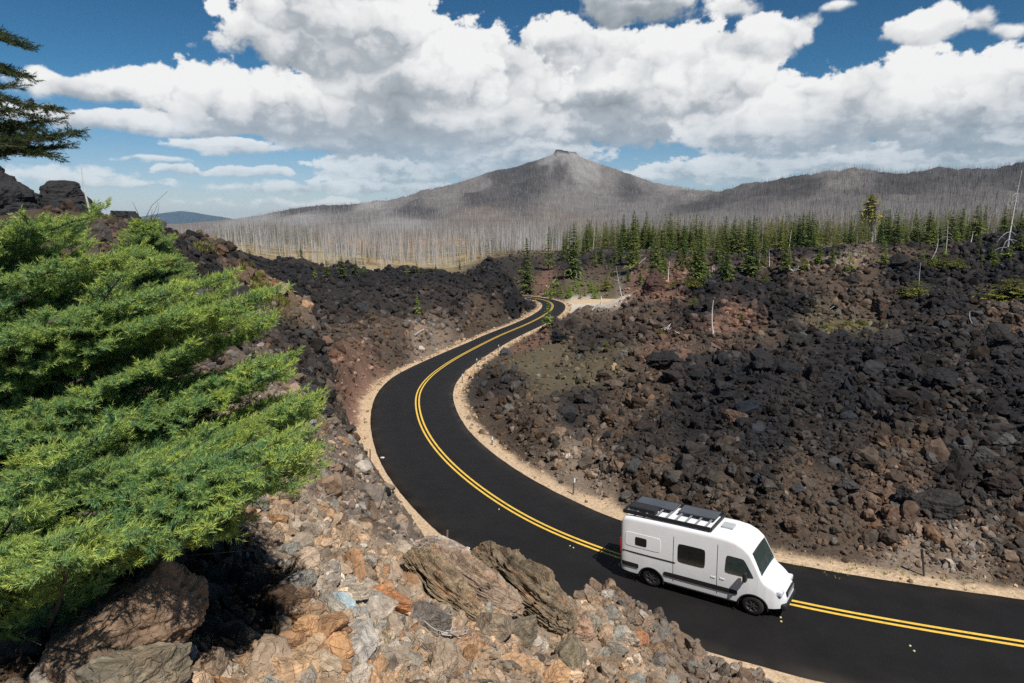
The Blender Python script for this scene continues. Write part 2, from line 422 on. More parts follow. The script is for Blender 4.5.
for azd, r, z in [(180, 2, CZ - 1.5), (180, 12, CZ - 1.2), (130, 12, CZ - 2.5), (-130, 12, CZ - 1), (-90, 8, CZ - 1.6), (-75, 14, CZ - 1.0), (90, 3, CZ - 2.0), (90, 10, CZ - 6.5), (75, 18, 1.5), (75, 30, 3), (75, 80, 4), (90, 40, 2), (180, 100, 6), (130, 100, 3), (-130, 100, 5), (-90, 60, 4), (180, 1000, 0), (110, 1000, 0), (-110, 1000, 0), (180, 20000, -40), (90, 20000, -40), (-90, 20000, -40), (45, 1.3, CZ - 1.75), (-45, 1.3, CZ - 1.7), (0, 1.3, CZ - 1.72), (180, 1.2, CZ - 1.6), (90, 1.2, CZ - 1.75), (-90, 1.2, CZ - 1.65)]:
    CPTS.append(np.array([r * sin(R(azd)), r * cos(R(azd)), z]))
# the road bed itself
for i in range(0, len(ROADC), 9):
    c = ROADC[i]; t = ROADC[min(i + 1, len(ROADC) - 1)] - ROADC[max(i - 1, 0)]; n = np.array([t[1], -t[0], 0]) / np.hypot(t[0], t[1])
    for k in (-4.2, 0, 4.2):
        q = c + n * k
        CPTS.append(q)
CPTS = np.array(CPTS)

def warp(x, y):
    r = np.hypot(x, y); l = np.log1p(r / 1.5); rr = np.maximum(r, 1e-6)
    return np.stack([l * x / rr, l * y / rr], -1)

def _kern(a, b):
    d2 = ((a[:, None, :] - b[None, :, :]) ** 2).sum(-1)
    return np.sqrt(d2 + .0009) ** 1.35
CW = warp(CPTS[:, 0], CPTS[:, 1])
CR = np.maximum(np.hypot(CPTS[:, 0], CPTS[:, 1]), .5)
CQ = (CPTS[:, 2] - CZ) / CR
n = len(CPTS)
M = np.zeros((n + 3, n + 3)); M[:n, :n] = _kern(CW, CW) + np.eye(n) * 2e-4
M[:n, n] = 1; M[:n, n + 1:] = CW; M[n, :n] = 1; M[n + 1:, :n] = CW.T
SOL = np.linalg.solve(M, np.concatenate([CQ, [0, 0, 0]]))
def rbf(x, y):
    x = np.asarray(x, float); sh = x.shape; w = warp(x.ravel(), np.asarray(y, float).ravel()); out = np.empty(len(w))
    for i in range(0, len(w), 20000):
        c = w[i:i + 20000]
        out[i:i + 20000] = _kern(c, CW) @ SOL[:n] + SOL[n] + c @ SOL[n + 1:]
    return out.reshape(sh)

# ------------------------------------------------------------------ ground colours: pixel, depth -> colour and lava roughness
BLACK = (.0185, .0172, .0178); DARK = (.032, .027, .0245); BROWN = (.074, .054, .040); RED = (.135, .080, .057); CINDER = (.185, .142, .108)
TAN = (.33, .245, .17); ORANGE = (.44, .265, .14); PALE = (.42, .35, .275); SAND = (.52, .385, .25); MEADOW = (.30, .245, .145); FOREST = (.16, .13, .105)
MOUNT = (.15, .136, .128); MDARK = (.062, .057, .056); SCREE = (.225, .212, .202); MOSS = (.20, .185, .05); OLIVE = (.098, .080, .050); GRAVEL = (.52, .45, .37)
ZONES = [
    (300, 683, 3.4, TAN, .5), (360, 640, 4.4, PALE, .5), (430, 660, 4.8, TAN, .6), (520, 670, 5.6, TAN, .6), (600, 650, 7.5, TAN, .7), (330, 670, 3.7, ORANGE, .4), (640, 630, 9.5, CINDER, .8), (700, 670, 9, CINDER, .8), (740, 680, 9, CINDER, .8),
    (400, 600, 6, TAN, .6), (340, 560, 7, TAN, .5), (250, 600, 4, BROWN, .5), (100, 600, 3.4, BROWN, .6), (0, 500, 5, BROWN, .6), (380, 540, 12, CINDER, .6), (360, 500, 15, CINDER, .6), (340, 470, 18, CINDER, .6), (320, 450, 15, CINDER, .5), (400, 520, 18, CINDER, .6), (345, 420, 30, BROWN, .7), (300, 420, 20, CINDER, .7), (330, 380, 34, DARK, .9),
    (350, 385, 40, (.21, .125, .09), .25), (355, 370, 44, (.21, .125, .09), .15), (365, 360, 60, (.21, .125, .09), .15), (262, 287, 38.5, MOSS, .3), (275, 301, 39.5, MOSS, .3), (340, 350, 60, RED, .6), (300, 360, 27, DARK, .9), (280, 330, 30, DARK, .9), (250, 300, 30, CINDER, .8), (270, 290, 38, RED, .7), (250, 275, 36, RED, .7), (240, 262, 36, DARK, .8), (225, 300, 26, BLACK, .9), (200, 260, 28, DARK, .9), (180, 240, 28, DARK, .9), (290, 305, 40, RED, .7), (310, 330, 40, CINDER, .7), (278, 300, 39, RED, .7), (100, 250, 22, BROWN, .9), (0, 250, 18, BROWN, .9), (150, 300, 18, BROWN, .8),
    (340, 330, 75, BROWN, .7), (390, 345, 80, BROWN, .7), (430, 335, 88, CINDER, .7), (480, 318, 108, BROWN, .7), (520, 306, 128, BROWN, .6), (350, 310, 102, DARK, 1), (400, 305, 110, DARK, 1), (450, 298, 120, DARK, 1), (350, 285, 130, BLACK, 1), (400, 282, 140, BLACK, 1), (450, 282, 140, BLACK, 1), (500, 288, 140, BLACK, 1), (300, 275, 140, BLACK, 1), (260, 265, 170, BLACK, 1), (240, 255, 190, BLACK, 1), (400, 272, 162, BLACK, 1), (300, 262, 185, DARK, .9), (320, 265, 180, DARK, .9), (520, 285, 160, BLACK, 1),
    (350, 262, 350, MEADOW, .1), (450, 259, 400, MEADOW, .1), (330, 252, 440, MEADOW, .1), (450, 250, 480, MEADOW, .1), (240, 247, 420, MEADOW, .1), (350, 243, 580, ORANGE, .1), (450, 241, 620, ORANGE, .1), (240, 238, 650, FOREST, .1), (350, 235, 850, FOREST, .1), (450, 234, 900, FOREST, .1), (550, 236, 800, FOREST, .1), (560, 250, 400, FOREST, .2),
    (650, 490, 31, BROWN, .7), (600, 485, 32, CINDER, .7), (560, 460, 36, CINDER, .7), (530, 430, 43, BROWN, .8), (500, 405, 52, BROWN, .8), (500, 380, 62, DARK, .7), (530, 365, 70, OLIVE, .25), (560, 385, 60, OLIVE, .3), (545, 352, 80, OLIVE, .3), (590, 370, 62, OLIVE, .5), (560, 335, 95, DARK, .9), (540, 345, 86, RED, .5), (575, 322, 105, BROWN, .7), (600, 340, 78, DARK, .9), (620, 420, 42, BROWN, .9), (580, 410, 48, DARK, .8), (640, 390, 48, BROWN, .9), (640, 440, 37, DARK, .9),
    (720, 500, 29, BROWN, .6), (760, 525, 27.6, BROWN, .4), (840, 545, 26, BROWN, .4), (900, 556, 25.2, CINDER, .4), (960, 566, 24.6, CINDER, .4), (1024, 570, 24.2, BROWN, .5), (800, 500, 28.6, BROWN, .4), (840, 515, 28, BROWN, .4), (700, 460, 33.5, DARK, .8), (760, 480, 30.6, DARK, .8), (900, 500, 28, (.10, .066, .047), .6), (1024, 520, 26.6, BROWN, .7), (960, 500, 28, DARK, .8),
    (700, 420, 39, BLACK, 1), (760, 430, 35.5, BLACK, 1), (840, 450, 32.5, DARK, .9), (900, 455, 31.6, BROWN, .9), (960, 455, 31.4, DARK, 1), (1024, 460, 30.6, DARK, 1), (700, 380, 47, BLACK, 1), (760, 380, 44, BLACK, 1), (840, 400, 39, BLACK, 1), (900, 400, 38, BLACK, 1), (1024, 400, 37, BLACK, 1), (1150, 420, 33, BLACK, 1), (1150, 520, 25, BROWN, 1), 
    (680, 350, 60, RED, .7), (700, 345, 63, BROWN, .8), (760, 345, 58, BROWN, .8), (800, 335, 62, DARK, .8), (840, 350, 53, BLACK, 1), (900, 350, 52, BLACK, 1), (1024, 350, 51, BLACK, 1), (1024, 320, 68, BROWN, 1), (820, 328, 66, OLIVE, .5), (860, 325, 67, OLIVE, .5), (700, 315, 85, BLACK, 1), (640, 318, 95, BROWN, .9), (780, 310, 82, BLACK, 1), (860, 310, 80, BROWN, 1), (940, 305, 80, BLACK, 1), (1024, 300, 80, BLACK, 1), (730, 325, 75, RED, .8), (900, 320, 70, DARK, 1),
    (700, 290, 120, BLACK, 1), (760, 283, 118, BLACK, 1), (840, 280, 115, BROWN, 1), (920, 275, 112, BLACK, 1), (1024, 270, 108, BLACK, 1), (760, 268, 145, BROWN, .9), (840, 263, 145, CINDER, .9), (900, 255, 145, BROWN, .9), (1024, 245, 135, BLACK, 1), (660, 300, 120, RED, .8), (680, 275, 155, RED, .8), (640, 290, 150, RED, .8),
    (600, 304, 160, GRAVEL, .05), (580, 303, 163, GRAVEL, .05), (618, 303, 158, GRAVEL, .05), (610, 296, 172, OLIVE, .4), (580, 292, 182, OLIVE, .4), (560, 290, 188, BROWN, .4), (545, 280, 215, RED, .5), (500, 272, 235, DARK, 1), (530, 266, 236, BLACK, 1), (575, 263, 240, BLACK, 1), (610, 262, 232, BLACK, 1), (660, 261, 215, BLACK, 1), (710, 258, 190, BLACK, 1), (770, 254, 182, BLACK, 1), (830, 250, 180, BLACK, 1), (900, 250, 165, BLACK, 1), (560, 258, 270, DARK, .8), (640, 256, 262, DARK, .8), (700, 254, 240, DARK, .8), (530, 270, 232, BROWN, .8), (510, 270, 238, DARK, .8), (560, 264, 243, DARK, .9), (600, 270, 220, BROWN, .8), (620, 262, 225, DARK, .8), (650, 268, 205, BROWN, .8), (640, 282, 175, RED, .6), (690, 262, 190, RED, .7), (740, 256, 185, DARK, .8), (800, 252, 180, DARK, .8), (600, 285, 195, OLIVE, .5),
    (620, 250, 330, DARK, .3), (700, 250, 320, DARK, .3), (800, 247, 320, FOREST, .3), (900, 243, 310, FOREST, .3), (1024, 236, 300, FOREST, .3), (700, 243, 520, FOREST, .1), (800, 240, 520, FOREST, .1), (1024, 234, 480, FOREST, .1), (700, 234, 780, FOREST, .1), (800, 228, 800, FOREST, .1), (1024, 220, 780, FOREST, .1),
    (690, 193, 2380, MOUNT, 0), (800, 178, 1800, MDARK, 0), (900, 176, 1700, MDARK, 0), (1024, 172, 1650, MDARK, 0), (850, 171, 1800, MOUNT, 0), (830, 172, 1800, MOUNT, 0), (700, 205, 1800, MDARK, 0), (700, 218, 1250, MOUNT, 0), (800, 205, 1250, MOUNT, 0), (900, 205, 1150, MOUNT, 0), (1024, 200, 1100, MOUNT, 0), (800, 188, 1550, MDARK, 0), (900, 186, 1450, MDARK, 0), (1024, 183, 1400, MDARK, 0),  # dark tones on the right ridge: cloud shadow put into the ground colour
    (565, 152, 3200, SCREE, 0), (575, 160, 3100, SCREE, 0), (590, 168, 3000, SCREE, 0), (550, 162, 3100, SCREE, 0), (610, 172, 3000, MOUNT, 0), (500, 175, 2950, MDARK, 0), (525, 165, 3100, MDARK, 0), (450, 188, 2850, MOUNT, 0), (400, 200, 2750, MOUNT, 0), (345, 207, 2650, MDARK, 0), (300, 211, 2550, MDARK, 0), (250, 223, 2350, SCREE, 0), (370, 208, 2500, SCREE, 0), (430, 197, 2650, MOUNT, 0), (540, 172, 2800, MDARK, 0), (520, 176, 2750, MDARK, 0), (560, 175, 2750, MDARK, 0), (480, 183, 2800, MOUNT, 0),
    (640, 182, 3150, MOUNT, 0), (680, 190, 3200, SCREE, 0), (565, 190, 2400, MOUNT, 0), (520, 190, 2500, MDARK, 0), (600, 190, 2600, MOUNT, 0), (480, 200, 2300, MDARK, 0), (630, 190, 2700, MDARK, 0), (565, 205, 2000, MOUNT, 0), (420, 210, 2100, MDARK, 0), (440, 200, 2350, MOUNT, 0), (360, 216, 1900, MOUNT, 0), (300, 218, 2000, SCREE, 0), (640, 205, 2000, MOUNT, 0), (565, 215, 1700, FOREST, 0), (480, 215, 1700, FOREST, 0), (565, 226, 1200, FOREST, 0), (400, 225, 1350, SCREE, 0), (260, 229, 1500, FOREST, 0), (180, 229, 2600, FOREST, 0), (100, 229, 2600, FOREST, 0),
]
ZP = np.array([P(*z[:3]) for z in ZONES]); ZWp = warp(ZP[:, 0], ZP[:, 1]); ZC = np.array([list(z[3]) + [z[4]] for z in ZONES])
def zone(x, y):
    x = np.asarray(x, float).ravel(); y = np.asarray(y, float).ravel()
    w = warp(x, y)
    w = w + .085 * np.stack([fbm(w[:, 0] * 9, w[:, 1] * 9, 5, .62, 101), fbm(w[:, 0] * 9 + 50, w[:, 1] * 9, 5, .62, 102)], -1)
    out = np.empty((len(x), 4))
    for i in range(0, len(w), 20000):
        c = w[i:i + 20000]
        d2 = ((c[:, None, :] - ZWp[None]) ** 2).sum(-1)
        k = 1 / (d2 + 2e-4) ** 2.2
        out[i:i + 20000] = (k @ ZC) / k.sum(1, keepdims=True)
    return out

# ------------------------------------------------------------------ the ground sheet (polar grid round the viewpoint)
AZ = np.concatenate([np.linspace(R(-47), R(47), 900), np.linspace(R(47), R(313), 90)[1:-1]])
RAD = np.concatenate([np.exp(np.linspace(np.log(1.1), np.log(170), 620)), np.exp(np.linspace(np.log(170), np.log(4000), 330))[1:], np.exp(np.linspace(np.log(4000), np.log(36000), 26))[1:]])
RG, AG = np.meshgrid(RAD, AZ, indexing='ij')
GX = RG * np.sin(AG); GY = RG * np.cos(AG)

def road_dist(x, y, pts=None):
    """signed distance to the centre line (right of the drive towards the bend is negative), height of the road there, arc index"""
    pts = ROADC if pts is None else pts
    x = np.asarray(x, float); y = np.asarray(y, float)
    out = np.full(x.shape, 99.0); zz = np.zeros(x.shape); ii = np.zeros(x.shape, int)
    ok = (x > -40) & (x < 60) & (y > 4) & (y < 240)
    xs = x[ok]; ys = y[ok]; dd = np.empty(len(xs)); zz_ = np.empty(len(xs)); i_ = np.empty(len(xs), int)
    p = pts[::2]; tn = np.gradient(p, axis=0)
    for i in range(0, len(xs), 20000):
        d2 = (xs[i:i + 20000, None] - p[None, :, 0]) ** 2 + (ys[i:i + 20000, None] - p[None, :, 1]) ** 2
        k = d2.argmin(1); q = p[k]; t = tn[k]; tl = np.hypot(t[:, 0], t[:, 1])
        rx = xs[i:i + 20000] - q[:, 0]; ry = ys[i:i + 20000] - q[:, 1]
        lat = (t[:, 0] * ry - t[:, 1] * rx) / tl; lon = (t[:, 0] * rx + t[:, 1] * ry) / tl
        far = np.abs(lon) > 1.5
        dd[i:i + 20000] = np.where(far, np.sqrt(d2.min(1)) * np.sign(lat), lat); zz_[i:i + 20000] = q[:, 2] + t[:, 2] / tl * lon; i_[i:i + 20000] = k * 2
    out[ok] = dd; zz[ok] = zz_; ii[ok] = i_
    hl, hr = widths(ROADC)
    over = np.where(out > 0, out - hl[ii], -out - hr[ii])       # how far outside the asphalt
    return over, zz, ii

def _plane(px, py, z):
    d = pix_dir(np.float64(px), np.float64(py)); k = (z - CZ) / d[2]; return np.array([d[0] * k, d[1] * k, z])
PULL_A = _plane(556, 303, -6.75); PULL_B = _plane(612, 300.0, -6.75)
def build_ground():
    def coarse(f):                                # evaluate on every second line, fill in between
        i0 = np.append(np.arange(0, len(RAD) - 1, 3), len(RAD) - 1); j0 = np.append(np.arange(0, len(AZ) - 1, 3), len(AZ) - 1)
        c = f(GX[np.ix_(i0, j0)], GY[np.ix_(i0, j0)]); c = c.reshape(len(i0), len(j0), -1)
        ii = np.arange(len(RAD)); k = np.clip(np.searchsorted(i0, ii, side='right') - 1, 0, len(i0) - 2); u = ((ii - i0[k]) / (i0[k + 1] - i0[k]))[:, None, None]
        c = c[k] * (1 - u) + c[k + 1] * u
        jj = np.arange(len(AZ)); k = np.clip(np.searchsorted(j0, jj, side='right') - 1, 0, len(j0) - 2); u = ((jj - j0[k]) / (j0[k + 1] - j0[k]))[None, :, None]
        return c[:, k] * (1 - u) + c[:, k + 1] * u
    base = CZ + RG * coarse(rbf)[..., 0]
    # the summit: a cone with ravines and a crag
    s = P(563, 151.0, 3200)
    dx = GX - s[0]; dy = GY - s[1]; dd = np.hypot(dx, dy)
    far = sstep(RG, 900, 1500)
    rav = fbm(GX / 240, GY / 240, 6, .6, 71, True) * 34 + fbm(GX / 70, GY / 70, 4, .5, 72) * 5
    base = base + far * (rav - 4) * sstep(dd, 60, 700) * sstep(base, 0, 120) * .8
    cone = s[2] - dd * .36 - fbm(GX / 60, GY / 60, 4, .55, 73, True) * 7 * sstep(dd, 0, 120)
    base = np.where(dd < 420, np.maximum(base, cone), base)
    crag = s[2] + 7 - np.clip(dx + 30, 0, 110) * .17 - np.where(dx < -34, -(dx + 34) * 2.2, np.maximum(dx - 62, 0) * .9) - np.maximum(np.abs(dy) - 30, 0) * .6 + fbm(GX / 22, GY / 22, 4, .6, 74) * 5
    base = np.where(dd < 150, np.maximum(base, crag), base)
    rd, rz, _ = road_dist(GX, GY)
    z4 = coarse(zone)
    lava = z4[..., 3]
    # rough ground: lumps of several sizes
    near = sstep(RG, 260, 190)
    d1, d2, _ = worley(GX / 3.6 + .25 * fbm(GX / 2, GY / 2, 3, .5, 81), GY / 3.6 + .25 * fbm(GX / 2, GY / 2, 3, .5, 82), 83)
    e1, e2, _ = worley(GX / 1.15, GY / 1.15, 84)
    f1, f2, _ = worley(GX / .42, GY / .42, 85)
    size = np.clip(.25 + RG / 28, .25, 1.6)
    big = fbm(GX / 13, GY / 13, 5, .55, 86)
    bump = (.55 * (.62 - d1) + 1.5 * big * np.clip(RG / 55, .1, 1.7)) * size + .30 * (.55 - e1) * np.minimum(size, 1.0) + .085 * (.5 - f1) * sstep(RG, 45, 20)
    far_l = fbm(GX / 40, GY / 40, 4, .5, 88) * 1.6 * sstep(RG, 80, 220) * sstep(RG, 900, 400)
    off = rd
    away = sstep(off, SHOULDER, SHOULDER + 4.5)
    base = base + away * lava * near * bump * .95 + far_l * away * lava
    base = base + .03 * fbm(GX * 2.2, GY * 2.2, 4, .6, 87) * sstep(off, .2, 1.2) * sstep(RG, 60, 30)
    # gravel pull-out beside the far bend
    ax, ay = PULL_A[:2]; bx, by = PULL_B[:2]; u = np.clip(((GX - ax) * (bx - ax) + (GY - ay) * (by - ay)) / ((bx - ax) ** 2 + (by - ay) ** 2), 0, 1)
    pd = np.hypot(GX - ax - u * (bx - ax), GY - ay - u * (by - ay)) - 3.3 - .6 * fbm(GX / 4, GY / 4, 3, .5, 95)
    pk = sstep(pd, .3, 7); base = (PULL_A[2] - .07) * (1 - pk) + base * pk
    # road bed
    bed = rz - .05 - .02 * sstep(off, .3, SHOULDER)
    wob = SHOULDER + .5 * fbm(GX / 2.3, GY / 2.3, 4, .55, 90) + .1
    k = sstep(off, wob, wob + 2.6 + 3.4 * sstep(RG, 90, 130))
    base = bed * (1 - k) + base * k
    sand = 1 - sstep(off + .30 * fbm(GX * 1.3, GY * 1.3, 4, .6, 91) + .5 * fbm(GX / 3, GY / 3, 3, .5, 92), SHOULDER - .2, SHOULDER + .55)
    sand = np.maximum(sand, 1 - sstep(pd, -.3, .6))
    return base, z4, np.minimum(rd, pd), sand

GZ, ZONE4, RDG, SANDG = build_ground()
NA = len(AZ)
LR = np.log(RAD)
def _gi(x, y):
    r = np.maximum(np.hypot(x, y), RAD[0] * 1.0001); a = np.arctan2(x, y); a = np.where(a < AZ[0], a + 2 * pi, a)
    fr = np.interp(np.log(r), LR, np.arange(len(RAD))); fa = np.interp(a, np.append(AZ, AZ[0] + 2 * pi), np.arange(NA + 1))
    i = np.minimum(fr.astype(int), len(RAD) - 2); j = np.minimum(fa.astype(int), NA - 1)
    return i, j, fr - i, fa - j
def hz(x, y):
    x = np.asarray(x, float); y = np.asarray(y, float)
    i, j, u, v = _gi(x, y); j2 = (j + 1) % NA
    return (GZ[i, j] * (1 - u) + GZ[i + 1, j] * u) * (1 - v) + (GZ[i, j2] * (1 - u) + GZ[i + 1, j2] * u) * v
def zlook(x, y):
    i, j, u, v = _gi(np.asarray(x, float), np.asarray(y, float))
    return ZONE4[i, j], SANDG[i, j], RDG[i, j]
def ground_at(px, py, dmin=1.5, dmax=4200.0, steps=700):
    """where the sight lines through the pixels meet the ground (vectorised); rows of nan where they do not"""
    px = np.atleast_1d(np.asarray(px, float)); py = np.atleast_1d(np.asarray(py, float))
    d = pix_dir(px, py); res = np.full((len(px), 3), np.nan); done = np.zeros(len(px), bool)
    ts = np.exp(np.linspace(np.log(dmin), np.log(dmax), steps)); prev = np.full(len(px), dmin)
    for t in ts:
        act = np.where(~done)[0]
        if len(act) == 0: break
        q = d[act] * t
        hit = CZ + q[:, 2] < hz(q[:, 0], q[:, 1])
        h = act[hit]
        if len(h):
            lo = prev[h].copy(); hi = np.full(len(h), t)
            for _ in range(9):
                m = (lo + hi) / 2; qq = d[h] * m[:, None]; b = CZ + qq[:, 2] < hz(qq[:, 0], qq[:, 1])
                hi = np.where(b, m, hi); lo = np.where(b, lo, m)
            qq = d[h] * hi[:, None]; res[h] = qq; res[h, 2] = hz(qq[:, 0], qq[:, 1]); done[h] = True
        prev[:] = t
    return res
def on_ground(px, py):
    return ground_at([px], [py])[0]

def add_ground():
    v = np.stack([GX, GY, GZ], -1).reshape(-1, 3)
    col = ZONE4[..., :3].reshape(-1, 3)
    sd = SANDG.reshape(-1, 1); r = RG.reshape(-1)
    vr = 1 + .16 * fbm(v[:, 0] * .9, v[:, 1] * .9, 4, .6, 131) + .22 * fbm(v[:, 0] / 9, v[:, 1] / 9, 4, .6, 132)
    col = col * np.clip(vr, .45, 1.7)[:, None]
    sc = np.array(SAND)[None] * (1 + .12 * fbm(v[:, 0] * .7, v[:, 1] * .7, 4, .6, 133))[:, None]
    col = col * (1 - sd) + sc * sd
    # patchy scrub on the meadow and the mountain
    pt = fbm(v[:, 0] / 30, v[:, 1] / 30, 5, .62, 134)
    k = (sstep(r, 250, 310) * sstep(r, 1000, 800) * sstep(pt, -.08, .22) * .85)[:, None]
    col = col * (1 - k) + np.array([[.135, .108, .062]]) * k
    hot = (sstep(r, 280, 340) * sstep(r, 1000, 700) * sstep(fbm(v[:, 0] / 40 + 9, v[:, 1] / 40, 5, .62, 135), .05, .3) * .8 * sstep(v[:, 0], 20, -40))[:, None]
    col = col * (1 - hot) + np.array([[.40, .235, .085]]) * hot
    m = (sstep(r, 1000, 1500) * (fbm(v[:, 0] / 60, v[:, 1] / 160, 5, .65, 136) * .45))[:, None]
    col = np.clip(col * (1 + m), .01, .8)
    sm = P(563, 151.0, 3200); top = ((np.hypot(v[:, 0] - sm[0], v[:, 1] - sm[1]) < 120) & (v[:, 2] > sm[2] - 11))[:, None]
    col = np.where(top, np.array([[.055, .050, .048]]), col)
    # centre fan under the viewpoint
    nv = len(v); v = np.concatenate([v, [[0, 0, CZ - 1.7]]]); col = np.concatenate([col, [TAN]])
    fan = np.stack([np.full(NA, nv), (np.arange(NA) + 1) % NA, np.arange(NA)], -1)
    faces = grid_faces(len(RAD), NA, wrap=True)[:, ::-1]
    m = make_mat('volcanic_ground', rough=.95, tint=True, var=.38, vscale=7.0, bump=.03, bscale=14.0, spec=.15)
    o = new_mesh('ground', v, [faces, fan[:, ::-1]], m, col, smooth=True)
    tag(o, kind='structure')
add_ground()

# ------------------------------------------------------------------ road
def strip(pts, a, b, dz, name, mat, z_extra=0.0, crown=0.0, nseg=1, keep=None):
    t = np.gradient(pts, axis=0); nrm = np.stack([-t[:, 1], t[:, 0], 0 * t[:, 0]], -1) / np.hypot(t[:, 0], t[:, 1])[:, None]
    cols = []
    for k in range(nseg + 1):
        o = a + (b - a) * k / nseg
        q = pts + nrm * o; q[:, 2] += dz - crown * (o / HALF) ** 2
        cols.append(q)
    v = np.stack(cols, 1).reshape(-1, 3)
    f = grid_faces(len(pts), nseg + 1)[:, ::-1]
    return new_mesh(name, v, f, mat, smooth=True)
def edge_strip(pts):
    """asphalt with a slightly ragged edge"""
    t = np.gradient(pts, axis=0); nrm = np.stack([-t[:, 1], t[:, 0], 0 * t[:, 0]], -1) / np.hypot(t[:, 0], t[:, 1])[:, None]
    s = np.arange(len(pts)) * .3
    cols = []; hl, hr = widths(pts)
    for k in np.linspace(-1, 1, 13):
        o = k * (hl if k > 0 else hr) + (abs(k) > .99) * np.sign(k) * .05 * fbm(s * .8 + 40 * k, s * 0, 4, .6, 140)
        q = pts + nrm * np.asarray(o).reshape(-1, 1); q[:, 2] += -.03 * k * k
        cols.append(q)
    for side, kk in ((0, cols[0].copy()), (1, cols[-1].copy())):
        kk[:, 2] -= .12
        cols = [kk] + cols if side == 0 else cols + [kk]
    v = np.stack(cols, 1).reshape(-1, 3)
    lane = np.concatenate([[-1.0], np.linspace(-1, 1, 13), [1.0]])[None, :]; S_ = s[:, None]
    wear = 1 + .16 * np.exp(-((np.abs(np.abs(lane) - .5) - .24) / .10) ** 2) + .14 * fbm(S_ / 9 + lane * 0, lane * 2 + 0 * S_, 4, .6, 141)
    c = np.array([.0108, .0100, .0101]) * wear[..., None]
    dust = np.clip(sstep(np.abs(lane), .78, 1.0) * (.10 + .30 * fbm(S_ / 2.2 + 9 * lane, lane * 3 + 0 * S_, 4, .6, 142)), 0, .4)[..., None]
    c = c * (1 - dust) + np.array([.16, .12, .08]) * dust
    return v, grid_faces(len(pts), 15)[:, ::-1], c.reshape(-1, 3)
FINE = resample(ROADC, .3)
asph = make_mat('asphalt', tint=True, rough=.7, var=.20, vscale=.9, bump=.002, bscale=90.0, spec=.18, dirt=((.022, .020, .019), .23, .56, .80, .6))
v, f, c = edge_strip(FINE)
tag(new_mesh('road', v, f, asph, c, smooth=True), kind='structure')
paint = make_mat('yellow_paint', base=(.76, .49, .07), rough=.6, var=.20, vscale=5.0, spec=.3, dirt=((.20, .14, .05), 2.2, .55, .75, .45))
for k in (-1, 1):
    c = k * .135
    tag(strip(FINE, c - .062, c + .062, .004, 'road_marking', paint), kind='structure')
#__TERRAIN_END__

# ------------------------------------------------------------------ rocks
def icosphere(sub):
    t = (1 + 5 ** .5) / 2
    v = [(-1, t, 0), (1, t, 0), (-1, -t, 0), (1, -t, 0), (0, -1, t), (0, 1, t), (0, -1, -t), (0, 1, -t), (t, 0, -1), (t, 0, 1), (-t, 0, -1), (-t, 0, 1)]
    f = [(0, 11, 5), (0, 5, 1), (0, 1, 7), (0, 7, 10), (0, 10, 11), (1, 5, 9), (5, 11, 4), (11, 10, 2), (10, 7, 6), (7, 1, 8), (3, 9, 4), (3, 4, 2), (3, 2, 6), (3, 6, 8), (3, 8, 9), (4, 9, 5), (2, 4, 11), (6, 2, 10), (8, 6, 7), (9, 8, 1)]
    v = [np.array(p, float) / np.linalg.norm(p) for p in v]
    for _ in range(sub):
        cache = {}; nf = []
        def mid(a, b):
            k = (min(a, b), max(a, b))
            if k not in cache:
                m = v[a] + v[b]; v.append(m / np.linalg.norm(m)); cache[k] = len(v) - 1
            return cache[k]
        for a, b, c in f:
            x, y, z = mid(a, b), mid(b, c), mid(c, a)
            nf += [(a, x, z), (b, y, x), (c, z, y), (x, y, z)]
        f = nf
    return np.array(v), np.array(f)
ICO = {k: icosphere(k) for k in (1, 2, 3, 4, 5)}

def n3(p, f, seed, oct=3, billow=False):
    """cheap 3-D noise from three planes"""
    a = fbm(p[:, 0] * f + 3.1, p[:, 1] * f, oct, .55, seed, billow); b = fbm(p[:, 1] * f, p[:, 2] * f + 7.7, oct, .55, seed + 9, billow); c = fbm(p[:, 2] * f + 1.3, p[:, 0] * f, oct, .55, seed + 19, billow)
    return (a + b + c) / 1.7

def rock_shape(sub, rng, cuts=11, rough=.10, flat=(1, .85, .7), clinker=0.0):
    """an angular boulder: a ball cut by random planes, then pitted"""
    v, f = ICO[sub]
    r = np.full(len(v), 1.25)
    for _ in range(cuts):
        n = rng.normal(size=3); n /= np.linalg.norm(n)
        d = rng.uniform(.55, .98); c = v @ n
        r = np.where(c > .05, np.minimum(r, d / np.maximum(c, .05)), r)
    p = v * r[:, None]
    s = int(rng.integers(1, 9000))
    k = rough * n3(v * 1.0, 2.2, s, 4) + rough * .4 * n3(v, 6.0, s + 50, 2)
    if clinker: k = k + clinker * n3(v, 4.5, s + 90, 3, True)
    p = p * (1 + k)[:, None]
    p = p * np.array(flat) * rng.uniform(.8, 1.2, 3)
    return p, f

def rot_many(rng, n, tilt=1.0):
    """random rotation matrices"""
    q = rng.normal(size=(n, 4))
    if tilt < 1:
        q[:, 1:3] *= tilt
    q /= np.linalg.norm(q, axis=1, keepdims=True); w, x, y, z = q.T
    return np.stack([np.stack([1 - 2 * (y * y + z * z), 2 * (x * y - z * w), 2 * (x * z + y * w)], -1), np.stack([2 * (x * y + z * w), 1 - 2 * (x * x + z * z), 2 * (y * z - x * w)], -1), np.stack([2 * (x * z - y * w), 2 * (y * z + x * w), 1 - 2 * (x * x + y * y)], -1)], 1)

